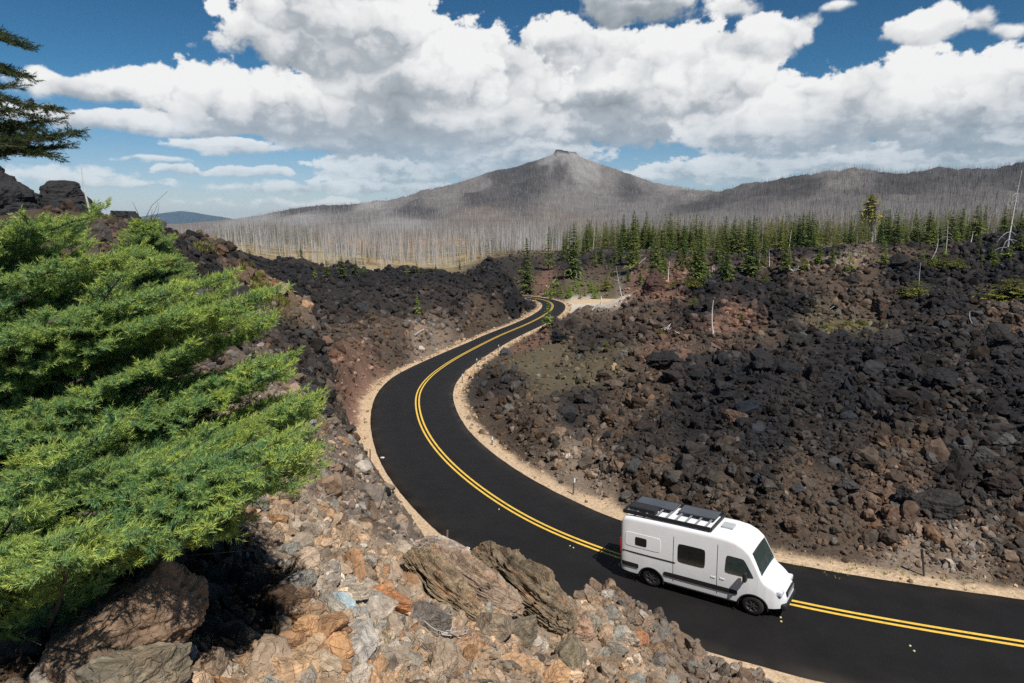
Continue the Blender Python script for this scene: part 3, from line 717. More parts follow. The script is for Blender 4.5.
def scatter_mesh(name, protos, pos, size, colr, mat, rng, tilt=1.0, sink=.25, extra=None):
    V = []; F = []; C = []; base = 0
    which = rng.integers(0, len(protos), len(pos)); Rm = rot_many(rng, len(pos), tilt)
    for k, (pv, pf) in enumerate(protos):
        i = np.where(which == k)[0]
        if len(i) == 0: continue
        vv = np.einsum('nij,vj->nvi', Rm[i], pv) * size[i, None, None]
        vv += pos[i, None, :]; vv[:, :, 2] += (size[i] * (.45 - sink))[:, None]
        V.append(vv.reshape(-1, 3)); m = len(pv)
        F.append((pf[None] + (base + np.arange(len(i)) * m)[:, None, None]).reshape(-1, 3)); base += len(i) * m
        C.append(np.repeat(colr[i], m, 0))
    return new_mesh(name, np.concatenate(V), np.concatenate(F), mat, np.concatenate(C))

LAVA_MAT = make_mat('lava_rock', rough=.93, tint=True, var=.35, vscale=3.5, bump=.02, bscale=18.0, spec=.2)
def weathered():
    m = bpy.data.materials.new('weathered_rock'); m.use_nodes = True; T = NT(m.node_tree); T.n.clear()
    b = T.add('ShaderNodeBsdfPrincipled'); o = T.add('ShaderNodeOutputMaterial'); T.link(b.outputs[0], o.inputs[0])
    tc = T.add('ShaderNodeTexCoord'); v = tc.outputs['Object']
    at = T.add('ShaderNodeAttribute', attribute_name='tint')
    n1 = T.noise(v, 5.0, 10, .68); n2 = T.noise(v, 22.0, 8, .7)
    f = T.math('MULTIPLY', T.mapr(n1, .30, .70, .60, 1.55, 'LINEAR'), T.mapr(n2, .3, .7, .70, 1.30, 'LINEAR'))
    sc = T.add('ShaderNodeVectorMath', operation='SCALE'); T.link(at.outputs['Color'], sc.inputs[0]); T.link(f, sc.inputs['Scale'])
    n4 = T.noise(v, 9.0, 8, .7)
    c = T.mix(T.mapr(n4, .55, .70, 0, .55), sc.outputs[0], T.rgb((.26, .195, .135)))
    n5 = T.noise(v, 3.1, 8, .7); c = T.mix(T.mapr(n5, .58, .72, 0, .55), c, T.rgb((.060, .048, .036)))
    T.link(c, b.inputs['Base Color']); b.inputs['Roughness'].default_value = .93; b.inputs['Specular IOR Level'].default_value = .18
    vo = T.add('ShaderNodeTexVoronoi', feature='DISTANCE_TO_EDGE'); vo.inputs['Scale'].default_value = 7.0
    wn = T.add('ShaderNodeTexNoise'); T.link(v, wn.inputs['Vector']); wn.inputs['Scale'].default_value = 6.0; wn.inputs['Detail'].default_value = 6
    T.link(T.vmath('ADD', v, T.vmath('MULTIPLY', wn.outputs['Color'], (.35, .35, .35))), vo.inputs['Vector'])
    crack = T.mapr(vo.outputs['Distance'], 0, .06, 0, 1)
    h = T.math('ADD', T.math('MULTIPLY', n1, .045), T.math('MULTIPLY', n2, .014)); h = T.math('ADD', h, T.math('MULTIPLY', crack, .006))
    bp = T.add('ShaderNodeBump'); bp.inputs['Distance'].default_value = 1.0; T.link(h, bp.inputs['Height']); T.link(bp.outputs[0], b.inputs['Normal'])
    return m
NEAR_MAT = weathered()
rr = np.random.default_rng(5)
PROT = {1: [rock_shape(1, rr, 8, .30) for _ in range(18)], 2: [rock_shape(2, rr, 12, .26, clinker=.12) for _ in range(20)], 3: [rock_shape(3, rr, 13, .17, (1, .85, .62), clinker=.04) for _ in range(20)]}

def rock_colour(pos, rng, pale=.12, spread=.35):
    z4, sd, rd = zlook(pos[:, 0], pos[:, 1])
    c = z4[:, :3] * (1 + spread * rng.normal(size=(len(pos), 1)))
    tint = rng.normal(size=(len(pos), 1)) * .10
    c = c * (1 + np.concatenate([tint, 0 * tint, -tint], 1))
    p = rng.random(len(pos)) < pale
    c[p] = c[p] * rng.uniform(1.3, 2.1, (p.sum(), 1))
    return np.clip(c, .012, .75)

def screen_pick(n, x0, x1, y0, y1, rng, maxd):
    px = rng.uniform(x0, x1, n); py = rng.uniform(y0, y1, n)
    g = ground_at(px, py, dmax=maxd, steps=420); ok = ~np.isnan(g[:, 0])
    return g[ok]

SLABS = [(P(406, 566, 7.5), P(486, 630, 6.4), .40), (P(430, 556, 7.9), P(520, 622, 7.0), .44), (P(474, 560, 8.2), P(572, 640, 7.3), .58), (P(540, 612, 7.9), P(592, 648, 7.4), .40), (P(414, 552, 8.5), P(474, 566, 8.3), .32)]
def rubble():
    rng = np.random.default_rng(21)
    # seen from the viewpoint and also scattered evenly, so that hidden sides are covered too
    pts = [screen_pick(52000, -60, 1090, 222, 600, rng, 340.0)]
    n = 9000
    a = rng.uniform(R(-46), R(46), n); r = np.exp(rng.uniform(np.log(12), np.log(320), n))
    x = r * np.sin(a); y = r * np.cos(a); pts.append(np.stack([x, y, hz(x, y)], -1))
    p = np.concatenate(pts)
    z4, sd, rd = zlook(p[:, 0], p[:, 1]); d = np.hypot(p[:, 0], p[:, 1])
    over, _, _ = road_dist(p[:, 0], p[:, 1])
    keep = (zlook(p[:, 0], p[:, 1])[2] > .8) & (rng.random(len(p)) < z4[:, 3] * 1.1 + .1) & (over > .9) & (d > 11) & (z4[:, 3] > .12) & (rng.random(len(p)) > sd * .97)
    p = p[keep]; d = d[keep]; lava = z4[keep][:, 3]; over = over[keep]
    s = d / FPX * np.exp(rng.normal(size=len(p)) * .72) * 1.55
    s = np.clip(s, .05, .10 + lava * .62) * np.clip(over / 2.5, .35, 1)
    c = rock_colour(p, rng)
    k = s * FPX / d > 5.2
    o = scatter_mesh('lava_rubble', PROT[1], p[~k], s[~k], c[~k], LAVA_MAT, rng)
    tag(o, 'loose black and rust brown lava rubble covering the slopes and flats', 'rubble', kind='stuff')
    o = scatter_mesh('lava_rubble', PROT[2], p[k], s[k], c[k], LAVA_MAT, rng)
    tag(o, 'coarse angular lava blocks strewn thickly over the dark slopes', 'rubble', kind='stuff')
    # grit and small stones spilled on the sandy shoulders
    hl, hr = widths(FINE); t = np.gradient(FINE, axis=0); nn = np.stack([-t[:, 1], t[:, 0], 0 * t[:, 0]], -1) / np.hypot(t[:, 0], t[:, 1])[:, None]
    i = rng.integers(0, len(FINE), 4200); sg = rng.choice([-1, 1], 4200); w = np.where(sg > 0, hl[i], hr[i]) + .02 + 1.3 * rng.random(4200) ** .6
    q = FINE[i] + nn[i] * (sg * w)[:, None]; q[:, 2] = hz(q[:, 0], q[:, 1])
    s = np.exp(rng.normal(size=4200) * .6) * .028 * np.clip(q[:, 1] / 30, 1, 2.2)
    c = np.array(SAND)[None] * rng.uniform(.25, 1.0, (4200, 1)) * np.array([[1, .95, .9]])
    tag(scatter_mesh('shoulder_gravel', PROT[1], q, s, c, LAVA_MAT, rng), 'small stones and grit spilled on the sandy road shoulders', 'gravel', kind='stuff')
    # near ground: stones of the hill the viewpoint stands on
    g = screen_pick(15000, -40, 820, 430, 700, rng, 14.0)
    n = 3000
    a = rng.uniform(R(-46), R(60), n); r = np.exp(rng.uniform(np.log(2.2), np.log(13), n)); x = r * np.sin(a); y = r * np.cos(a)
    g = np.concatenate([g, np.stack([x, y, hz(x, y)], -1)])
    d = np.sqrt(g[:, 0] ** 2 + g[:, 1] ** 2 + (g[:, 2] - CZ) ** 2)
    s = d / FPX * np.exp(rng.normal(size=len(g)) * .85) * 2.1
    s = np.clip(s, .008, .13)
    c = rock_colour(g, rng, .05, .18)
    front = sstep(d, 9, 5.5)
    u = rng.random(len(g)) / np.maximum(front, .02)
    q = u < .06; c[q] = np.array([.39, .33, .265]) * rng.uniform(.75, 1.15, (q.sum(), 1))
    q = (u > .12) & (u < .18); c[q] = np.array([.34, .195, .105]) * rng.uniform(.7, 1.1, (q.sum(), 1))
    q = (u > .21) & (u < .27); c[q] = np.array([.17, .135, .105]) * rng.uniform(.7, 1.2, (q.sum(), 1))
    keep = np.ones(len(g), bool)
    for a_, b_, w_ in SLABS:                       # leave the long slabs clear
        ab = b_ - a_; t_ = np.clip(((g - a_) @ ab) / (ab @ ab), 0, 1); keep &= np.linalg.norm(g - a_ - t_[:, None] * ab, axis=1) > w_ * .42
    g = g[keep]; c = c[keep]; s = s[keep]; d = d[keep]
    k = s * FPX / d > 5
    o = scatter_mesh('hillside_rubble', PROT[1], g[~k], s[~k], c[~k], NEAR_MAT, rng)
    tag(o, 'small tan and grey stones littering the near hillside', 'rubble', kind='stuff')
    o = scatter_mesh('hillside_rubble', PROT[3], g[k], s[k], c[k], NEAR_MAT, rng, sink=.2)
    tag(o, 'broken tan, orange and grey stones piled on the near hillside', 'rubble', kind='stuff')

rubble()

# ------------------------------------------------------------------ conifers and dead trees
def tube(pts, rad, sides=6, cap=True):
    pts = np.asarray(pts, float); rad = np.broadcast_to(np.asarray(rad, float), (len(pts),)); n = len(pts)
    t = np.gradient(pts, axis=0); t /= np.maximum(np.linalg.norm(t, axis=1, keepdims=True), 1e-9)
    ref = np.array([0.31, .95, .05]) if abs(t[:, 2]).mean() > .6 else np.array([0, 0, 1.0])
    u = np.cross(t, ref); u /= np.maximum(np.linalg.norm(u, axis=1, keepdims=True), 1e-9); w = np.cross(t, u)
    a = np.linspace(0, 2 * pi, sides, endpoint=False)
    v = pts[:, None] + rad[:, None, None] * (np.cos(a)[None, :, None] * u[:, None] + np.sin(a)[None, :, None] * w[:, None])
    f = grid_faces(n, sides, wrap=True)
    tri = np.concatenate([f[:, [0, 1, 2]], f[:, [0, 2, 3]]])
    v = v.reshape(-1, 3)
    if cap:
        v = np.concatenate([v, pts[-1:]]); k = len(v) - 1; j = np.arange(sides) + (n - 1) * sides
        tri = np.concatenate([tri, np.stack([j, np.roll(j, -1), np.full(sides, k)], -1)])
    return v, tri

class Soup:
    def __init__(self): self.v = []; self.f = []; self.c = []; self.n = 0
    def add(self, v, f, c):
        v = np.asarray(v, float); self.v.append(v); self.f.append(np.asarray(f) + self.n); self.n += len(v)
        c = np.asarray(c, float); self.c.append(np.broadcast_to(c, (len(v), 3)))
    def mesh(self, name, mat, **kw):
        return new_mesh(name, np.concatenate(self.v), np.concatenate(self.f), mat, np.concatenate(self.c), **kw)
    def arrays(self): return np.concatenate(self.v), np.concatenate(self.f), np.concatenate(self.c)

NEEDLE_MAT = make_mat('conifer_needles', rough=.75, tint=True, var=.25, vscale=1.5, spec=.2, trans=.28)
BARK_MAT = make_mat('grey_bark', rough=.9, tint=True, var=.25, vscale=3.0, spec=.15)

def conifer_crown(rng, h, rw, levels, per, blades, low=.06, ragged=.3, c1=(.030, .052, .022), c2=(.085, .115, .035), droop=.25, power=.85, bw=1.0):
    """drooping tiers of small blade clusters, total height h, base radius rw"""
    S = Soup(); V = []; C = []
    for z in np.linspace(low, .985, levels):
        z0 = z + rng.normal() * .006
        rad = rw * (1 - z) ** power * (1 + .12 * rng.normal()) + .012 * h
        if rng.random() < .06: continue
        for b in range(per):
            a = rng.uniform(0, 2 * pi); L = rad * (1 + ragged * rng.normal()); L = max(L, .03 * h * (1 - z) + .01 * h)
            d = np.array([cos(a), sin(a), 0]); side = np.array([-sin(a), cos(a), 0])
            lean = droop * (1.0 - .7 * z) * rng.uniform(.5, 1.5)
            for k in range(blades):
                s = rng.uniform(.15, 1.0)
                p = d * L * s + np.array([0, 0, z0 * h + L * (.10 * s - lean * s * s)])
                w = (.16 + .22 * (1 - s)) * L * rng.uniform(.6, 1.3) * bw + .006 * h
                p = p + side * rng.normal() * w * .5
                dd = d * rng.uniform(.6, 1.2) + side * rng.normal() * .7
                dd /= np.linalg.norm(dd); ss = np.array([-dd[1], dd[0], 0])
                tip = p + dd * w * 1.1 + np.array([0, 0, -w * rng.uniform(.0, .7)])
                q = p - dd * w * .4
                V += [q + ss * w * .32 + [0, 0, rng.normal() * .12 * w], q - ss * w * .32 + [0, 0, rng.normal() * .12 * w], tip]
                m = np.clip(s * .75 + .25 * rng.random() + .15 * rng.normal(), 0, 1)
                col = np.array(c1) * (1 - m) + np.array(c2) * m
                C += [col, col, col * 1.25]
    V = np.array(V); F = np.arange(len(V)).reshape(-1, 3)
    # leader
    tv, tf = tube([[0, 0, .9 * h], [0, 0, 1.0 * h]], [.012 * h, .001 * h], 4)
    S.add(V, F, np.array(C)); S.add(tv, tf, np.array(c2))
    return S

def trunk_mesh(rng, h, r, bend=.02, top=.9, col=(.12, .10, .085)):
    z = np.linspace(-.04, top, 9)
    p = np.stack([bend * h * np.sin(z * 3 + rng.uniform(0, 6)) * z, bend * h * np.cos(z * 2.3 + rng.uniform(0, 6)) * z, z * h], -1)
    v, f = tube(p, r * (1 - .88 * (z - z[0]) / (z[-1] - z[0])), 7)
    return v, f, np.array(col)

CONIFERS = {}
def conifer_protos():
    rng = np.random.default_rng(33)
    kinds = {  # levels, per, blades, width, colours, low, droop
        'spire': dict(levels=46, per=7, blades=8, rw=.15, c1=(.018, .032, .015), c2=(.055, .085, .028), low=.05, droop=.5),
        'fir': dict(levels=40, per=8, blades=8, rw=.20, c1=(.020, .034, .016), c2=(.062, .088, .028), low=.08, droop=.4),
        'open': dict(levels=30, per=5, blades=8, rw=.17, c1=(.025, .038, .017), c2=(.09, .11, .034), low=.16, droop=.35),
        'pine': dict(levels=46, per=11, blades=9, rw=.27, c1=(.045, .055, .020), c2=(.15, .150, .045), low=.14, droop=-.1, power=.6),
        'young': dict(levels=24, per=7, blades=7, rw=.26, c1=(.035, .060, .018), c2=(.11, .16, .035), low=.02, droop=.15),
        'bush': dict(levels=16, per=26, blades=14, rw=.8, c1=(.026, .036, .013), c2=(.095, .105, .026), low=.02, droop=-.05, power=.5, bw=.26, ragged=.4),
    }
    for k, d in kinds.items():
        out = []
        for i in range(3):
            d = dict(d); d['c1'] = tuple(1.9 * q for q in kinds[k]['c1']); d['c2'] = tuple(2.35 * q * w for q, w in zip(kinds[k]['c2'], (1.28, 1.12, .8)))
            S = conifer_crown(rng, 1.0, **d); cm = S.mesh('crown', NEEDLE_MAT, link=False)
            v, f, c = trunk_mesh(rng, 1.0, .016 if k != 'bush' else .03, .015); tm = new_mesh('trunk', v, f, BARK_MAT, np.broadcast_to(c, (len(v), 3)), link=False, smooth=True)
            out.append((cm, tm))
        CONIFERS[k] = out
conifer_protos()

def plant_conifer(name, px, py, hp, kind, label, cat='conifer', group=None, at=None, rng=random, wide=1.0, h=None):
    p = on_ground(px, py) if at is None else at
    if np.isnan(p[0]): return None
    D = p[1] * cos(PITCH) - (p[2] - CZ) * sin(PITCH)
    hh = hp * D / FPX if h is None else h
    root = empty(name, (p[0], p[1], p[2] - .02 * hh), rng.uniform(0, 6.28))
    cm, tm = CONIFERS[kind][rng.randrange(3)]
    for nm, me in (('crown', cm), ('trunk', tm)):
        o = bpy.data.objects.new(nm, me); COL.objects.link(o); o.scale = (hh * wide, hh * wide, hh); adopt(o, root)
    tag(root, label, cat, group)
    return root

LANDMARKS = [(548, 'the slim bare trunked conifer'), (573, 'the tallest conifer by the pull-out'), (622, 'the grey forked dead tree'), (654, 'the red lava knob'), (697, 'the big dark conifer'), (726, 'the medium conifer'), (751, 'the tall green conifer'),
             (787, 'the leaning pale snag'), (825, 'the two squat conifers'), (868, 'the lone yellow pine'), (917, 'the round dark bush'), (946, 'the droopy dead snag'), (984, 'the two skyline conifers'), (1015, 'the tall leaning dead tree')]
def where(px, hp, kind, small, tall, tail):
    """a label from the look of a conifer and the landmark it stands by"""
    lx, lm = min(LANDMARKS, key=lambda q: abs(q[0] - px))
    side = 'in line with' if abs(px - lx) < 3 else ('just left of' if px < lx else 'just right of') if abs(px - lx) < 11 else ('left of' if px < lx else 'right of')
    size = 'short' if hp < small else 'tall' if hp > tall else 'middling'
    look = {'spire': 'narrow', 'fir': 'full', 'open': 'sparse', 'young': 'bushy', 'pine': 'broad'}[kind]
    return f'{size} {look} conifer {tail} {side} {lm}'
# ---- conifers that stand out
rt = random.Random(4)
for px, py, hp, kind, wd, label in [
    (526.5, 294, 57, 'spire', 1.0, 'tall dark conifer with full skirt beside the far road bend'),
    (548.5, 270, 45, 'open', .9, 'slim conifer with bare lower trunk behind the far road bend'),
    (573, 279, 57, 'fir', .85, 'tallest conifer above the gravel pull-out, with pale bare lower trunk'),
    (601, 264, 26, 'spire', .9, 'short dark conifer on the rise behind the pull-out, left of a taller pair'),
    (620.5, 256, 22, 'spire', 1.1, 'small dark conifer on the crest behind the pull-out'),
    (633, 272, 50, 'open', 1.0, 'loose olive conifer above the grey forked dead tree'),
    (654, 287, 57, 'fir', .9, 'broad conifer with green base right of the red lava knob'),
    (657, 281, 52, 'open', .8, 'thin olive conifer growing against the broad one by the red knob'),
    (697.5, 282, 55, 'fir', .95, 'big dark conifer over yellow scrub beside the pink root mass'),
    (690, 276, 36, 'open', .7, 'thin yellowish conifer just left of the big dark one'),
    (726, 280, 40, 'spire', 1.0, 'medium conifer standing right of the pink root mass'),
    (751, 271, 57, 'spire', 1.1, 'tall green conifer left of the hooked dead snag'),
    (819, 263, 22, 'fir', 1.1, 'squat conifer on the lava right of the leaning pale snag'),
    (832, 265, 23, 'fir', 1.0, 'dark squat conifer next to its paler twin on the lava'),
    (868.5, 236, 43, 'pine', 1.0, 'yellow green pine standing alone on the lava crest'),
    (849, 274, 26, 'young', .8, 'bright young conifer below the lone yellow pine'),
    (883, 265, 26, 'young', .8, 'fresh green young conifer right of the lone yellow pine'),
    (962, 228, 20, 'spire', 1.2, 'dark conifer on the right skyline of the lava, left one of two'),
    (984, 226, 21, 'spire', 1.2, 'dark conifer on the right skyline of the lava, right one of two'),
    (1019, 250, 24, 'fir', 1.0, 'dark conifer behind the tall leaning branchy snag'),
    (548, 326, 30, 'young', .7, 'bright little conifer standing at the road edge where the road bends from sight'),
    (418, 315, 24, 'young', .55, 'slender young conifer alone on the left lava field'),
    (301, 257, 14, 'spire', 1.1, 'dark brown conifer at the end of the far lava tongue'),
    (327, 277, 18, 'fir', 1.0, 'bushy conifer left of its taller twin behind the left lava field'),
    (342, 277, 22, 'fir', 1.2, 'tallest bushy conifer behind the left lava field'),
    (356, 274, 17, 'spire', 1.2, 'pointed conifer behind the left lava field, right of the bushy two'),
    (365.5, 274, 9, 'young', 1.2, 'small conifer peeping over the left lava field, first past the pointed one'),
    (406.5, 274, 9, 'young', 1.2, 'small round conifer peeping over the middle of the left lava field'),
    (417, 275, 15, 'fir', .9, 'conifer peeping over the left lava field above the slender young tree'),
    (315, 278, 12, 'young', .9, 'yellow green conifer at the left edge of the bushy pair'),
]:
    plant_conifer('conifer', px, py, hp, kind, label, 'conifer', 'conifers on the lava and round the far bend', wide=wd, rng=rt)

# ---- young growth round the pull-out
for i in range(34):
    px = rt.uniform(545, 598); py = 299 - rt.random() ** 1.5 * 15
    plant_conifer('young_conifer', px, py, rt.uniform(7, 14), 'young', 'bright young conifer in the thicket behind the gravel pull-out', 'young conifer', 'thicket of young conifers behind the pull-out', rng=rt, wide=.8)
for i in range(22):
    px = rt.uniform(600, 760); py = rt.uniform(262, 284)
    hp = rt.uniform(7, 20); kd = rt.choice(['young', 'open', 'fir'])
    plant_conifer('young_conifer', px, py, hp, kd, where(px, hp, kd, 11, 16, 'among lava hummocks'), 'young conifer', 'small conifers among the lava hummocks', rng=rt, wide=.9)
for i in range(38):
    px = rt.uniform(760, 1022); py = rt.uniform(238, 268)
    hp = rt.uniform(6, 17); kd = rt.choice(['young', 'fir', 'open', 'spire'])
    plant_conifer('young_conifer', px, py, hp, kd, where(px, hp, kd, 9, 13, 'on the dark crest'), 'young conifer', 'small conifers along the lava crest', rng=rt, wide=1.0)
for px, py, hp, wd, label in [
    (917, 298, 18, .9, 'dark round bush in the lava below the two dead snags'), (1011, 302, 24, 1.15, 'large yellow green bush on the right edge of the lava'),
    (945, 268, 11, 1.1, 'low green scrub round the foot of the droopy dead snag'), (932, 266, 8, 1.2, 'low green scrub left of the droopy dead snag'), (958, 268, 10, .9, 'green scrub right of the droopy dead snag'), (803, 271, 14, .6, 'yellow bush on the lava right of the leaning pale snag'),
    (764, 283, 9, .9, 'olive bush below the hooked dead snag'), (693, 287, 10, 1.0, 'yellow scrub under the big dark conifer'), (675, 287, 8, 1.0, 'yellow scrub left of the big dark conifer'),
    (694, 305, 9, .7, 'small yellow bush above the pale standing stump'), (742, 320, 6, 1.0, 'low green tuft in the dark rubble right of the pale stump'), (606, 290, 14, .7, 'olive bush at the right end of the pull-out'), (662, 270, 14, .6, 'olive bush below the thin olive conifer'), (606, 347, 6, .8, 'tiny green bush in the rubble right of the road bend'),
    (660, 333, 5, .9, 'green tuft by the white dead shrub'), (846, 327, 7, 1.8, 'wide patch of yellowish scrub in the middle of the black lava'), (826, 330, 6, 1.5, 'low yellowish scrub left of the wide scrub patch'), (864, 325, 5, 1.4, 'low yellowish scrub right of the wide scrub patch'), (370, 316, 3, 1.6, 'pale green tuft on the left lava field'), (422, 337, 3, 1.4, 'small green tuft beside the short white log'),
]:
    plant_conifer('scrub_bush', px, py, hp, 'bush', label, 'bush', 'bushes on the lava', wide=wd, rng=rt)

for i in range(58):
    px = rt.uniform(556, 790); py = rt.uniform(247, 274)
    hp = rt.uniform(11, 36) * (1.15 - .4 * rt.random()); kd = rt.choice(['spire', 'open', 'fir', 'open', 'spire'])
    plant_conifer('conifer', px, py, hp, kd, where(px, hp, kd, 17, 26, 'on the lava rise'), 'conifer', 'scattered conifers on the lava rise', rng=rt, wide=rt.uniform(.75, 1.15))
# ---- forest belt on the right
def belt():
    rng = np.random.default_rng(8); r2 = random.Random(12)
    pts = []
    for _ in range(5200):
        u = rng.random()
        px = rng.uniform(548, 1080); D = np.exp(rng.uniform(np.log(285), np.log(820)))
        if px < 575 and D < 400: continue
        if px > 800 and rng.random() < .30: continue
        c = fbm(np.array([px / 45.]), np.array([D / 90.]), 3, .5, 211)[0]
        if c < -.12: continue
        x = (px - 512) / FPX * D; y = D * cos(PITCH)
        pts.append((x, y, D, px))
    for _ in range(300):
        px = rng.uniform(225, 325); D = rng.uniform(500, 800); pts.append(((px - 512) / FPX * D, D * cos(PITCH), D, px))
    for _ in range(130):
        px = rng.uniform(225, 545); D = rng.uniform(300, 430); pts.append(((px - 512) / FPX * D, D * cos(PITCH), D, px))
    pts = np.array(pts); zz = hz(pts[:, 0], pts[:, 1]); order = np.argsort(pts[:, 2])
    hh = 10.5 * np.exp(rng.normal(size=len(pts)) * .33).clip(.35, 1.6) * np.where(pts[:, 3] < 330, .85, 1)
    hh = np.where((pts[:, 2] < 420) & (pts[:, 3] < 560), rng.uniform(2, 7, len(pts)), hh)
    for k in order[:150]:
        px = pts[k, 3]
        kd = r2.choice(['spire', 'fir', 'open', 'spire'])
        plant_conifer('conifer', 0, 0, 0, kd, where(px, hh[k], kd, 9, 12.5, 'in the far belt') if px > 560 else 'olive conifer on the grassy plain at the foot of the mountain', 'conifer', 'conifers in the far living belt' if px > 560 else 'conifers on the grassy plain', at=np.array([pts[k, 0], pts[k, 1], zz[k]]), h=hh[k], rng=r2)
    S = Soup(); lows = [conifer_crown(rng, 1.0, .17, 17, 6, 4, c1=(.045, .065, .026), c2=(.185, .20, .055), low=.12).arrays() for _ in range(5)]
    for k in order[150:]:
        v, f, c = lows[rng.integers(5)]
        a = rng.uniform(0, 6.28); Rz = np.array([[cos(a), -sin(a), 0], [sin(a), cos(a), 0], [0, 0, 1]])
        S.add(v @ Rz.T * hh[k] + [pts[k, 0], pts[k, 1], zz[k]], f, c * rng.uniform(.6, 1.35) * np.array([rng.uniform(.85, 1.35), 1, .9]))
    tag(S.mesh('forest', NEEDLE_MAT), 'far belt of dark green conifers below the burnt ridge', 'forest', kind='stuff')
belt()

# ---- dead trees
SNAG_MAT = make_mat('bleached_wood', rough=.85, tint=True, var=.22, vscale=2.0, spec=.2)
def far_snags():
    rng = np.random.default_rng(9)
    def grow(p, h, r, c, nb):
        """thin leaning cones with a few branch stubs: arrays of points, heights, radii, colours"""
        n = len(p); a = np.array([0, 2.094, 4.189]); ph = rng.uniform(0, 6.28, (n, 1))
        lean = rng.normal(size=(n, 2)) * .05
        b = np.stack([np.cos(a + ph), np.sin(a + ph), np.zeros((n, 3))], -1) * r[:, None, None] + p[:, None] - np.array([0, 0, .3])
        t = p + np.stack([lean[:, 0] * h, lean[:, 1] * h, h], -1)
        V = np.concatenate([b, t[:, None]], 1)
        i = np.arange(n)[:, None] * 4
        F = np.concatenate([i + np.array([[0, 1, 3]]), i + np.array([[1, 2, 3]]), i + np.array([[2, 0, 3]])])
        V = V.reshape(-1, 3); C = np.repeat(c, 4, 0)
        for _ in range(nb):
            s = rng.uniform(.25, .85, n); ang = rng.uniform(0, 6.28, n); L = h * rng.uniform(.04, .12, n) * (1.2 - s)
            q = p + (t - p) * s[:, None]; d = np.stack([np.cos(ang), np.sin(ang), rng.uniform(-.4, .4, n)], -1) * L[:, None]
            w = np.maximum(r * .35, .03)
            tri = np.stack([q + [0, 0, 1] * w[:, None], q - [0, 0, 1] * w[:, None], q + d], 1)
            F = np.concatenate([F, len(V) + np.arange(n * 3).reshape(-1, 3)]); V = np.concatenate([V, tri.reshape(-1, 3)]); C = np.concatenate([C, np.repeat(c, 3, 0)])
        return V, F, C
    # mountain and ridge, spread evenly over what can be seen, and thinned on scree
    g = screen_pick(60000, -20, 1050, 150, 236, rng, 4000.0)
    g = g[np.hypot(g[:, 0], g[:, 1]) > 900]
    n = 16000; a = rng.uniform(R(-46), R(46), n); r = np.sqrt(rng.uniform(900**2, 3400**2, n)); x = r * np.sin(a); y = r * np.cos(a)
    g = np.concatenate([g, np.stack([x, y, hz(x, y)], -1)])
    s = P(563, 151, 3200); ds = np.hypot(g[:, 0] - s[0], g[:, 1] - s[1])
    den = .62 + .5 * fbm(g[:, 0] / 130, g[:, 1] / 130, 4, .6, 221)
    den *= sstep(ds, 150, 560) * .9 + .06
    g = g[rng.random(len(g)) < den]
    d = np.hypot(g[:, 0], g[:, 1]); n = len(g)
    ridge_shade = sstep(g[:, 0] / d, .12, .30)
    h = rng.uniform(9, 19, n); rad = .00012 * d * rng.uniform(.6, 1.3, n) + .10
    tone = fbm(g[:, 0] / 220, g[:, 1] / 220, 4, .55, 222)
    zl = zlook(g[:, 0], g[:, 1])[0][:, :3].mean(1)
    pale = np.clip((.15 + .85 * zl + .10 * rng.normal(size=n) + .07 * tone) * (1 - .38 * ridge_shade * sstep(d, 900, 1400)), .03, .60)  # right ridge trunks darkened: cloud shadow put into the snag colour
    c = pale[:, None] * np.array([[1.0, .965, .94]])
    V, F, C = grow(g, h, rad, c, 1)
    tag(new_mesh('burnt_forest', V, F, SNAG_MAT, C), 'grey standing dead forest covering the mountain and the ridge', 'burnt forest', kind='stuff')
    # pale trunks on the plain
    n = 13000
    px = np.where(rng.random(n) < .72, rng.uniform(225, 560, n), rng.uniform(560, 1080, n)); D = np.exp(rng.uniform(np.log(330), np.log(1000), n))
    edge = 325 + 60 * fbm(px / 40, px * 0, 3, .5, 223) + np.where(px < 330, 60, 0) + np.where(px > 560, 20, 0)
    keep = (D > edge + 60) | (rng.random(n) < .22); px = px[keep]; D = D[keep]
    cl = fbm(px / 30, D / 60, 3, .5, 224); keep = cl > -.33; px = px[keep]; D = D[keep]
    x = (px - 512) / FPX * D; y = D * cos(PITCH); p = np.stack([x, y, hz(x, y)], -1)
    o = np.argsort(D); p = p[o]; D = D[o]; px = px[o]
    h = 12.5 * np.exp(rng.normal(size=len(p)) * .28).clip(.35, 1.45); rad = .07 + .06 * rng.random(len(p)) + D * .00005
    near = slice(0, 240)
    protos = []
    for i in range(8):
        S = Soup(); z = np.linspace(0, 1, 7); b = rng.normal(size=2) * .03
        pts = np.stack([b[0] * np.sin(z * 3), b[1] * z * z, z - .02], -1)
        v, f = tube(pts, .0095 * (1 - .85 * z), 5); S.add(v, f, (.50, .475, .45))
        for k in range(9):
            s = rng.uniform(.25, .95); a = rng.uniform(0, 6.28); L = rng.uniform(.03, .09) * (1.25 - s)
            v, f = tube([[b[0] * sin(s * 3), b[1] * s * s, s], [b[0] * sin(s * 3) + cos(a) * L, b[1] * s * s + sin(a) * L, s - .25 * L]], [.003, .0015], 3); S.add(v, f, (.45, .43, .41))
        protos.append(S.mesh('trunk', SNAG_MAT, link=False))
    for k in range(240):
        ob = bpy.data.objects.new('dead_tree', protos[k % 8]); COL.objects.link(ob)
        ob.location = p[k]; ob.rotation_euler = (rng.normal() * .03, rng.normal() * .03, rng.uniform(0, 6.28)); ob.scale = (h[k], h[k], h[k])
        tag(ob, 'pale bare burnt trunk standing on the plain below the mountain', 'dead tree', 'bare trunks standing on the plain')
    c = np.clip(.30 + .13 * rng.normal(size=len(p)), .08, .6)[:, None] * np.array([[1, .96, .92]])
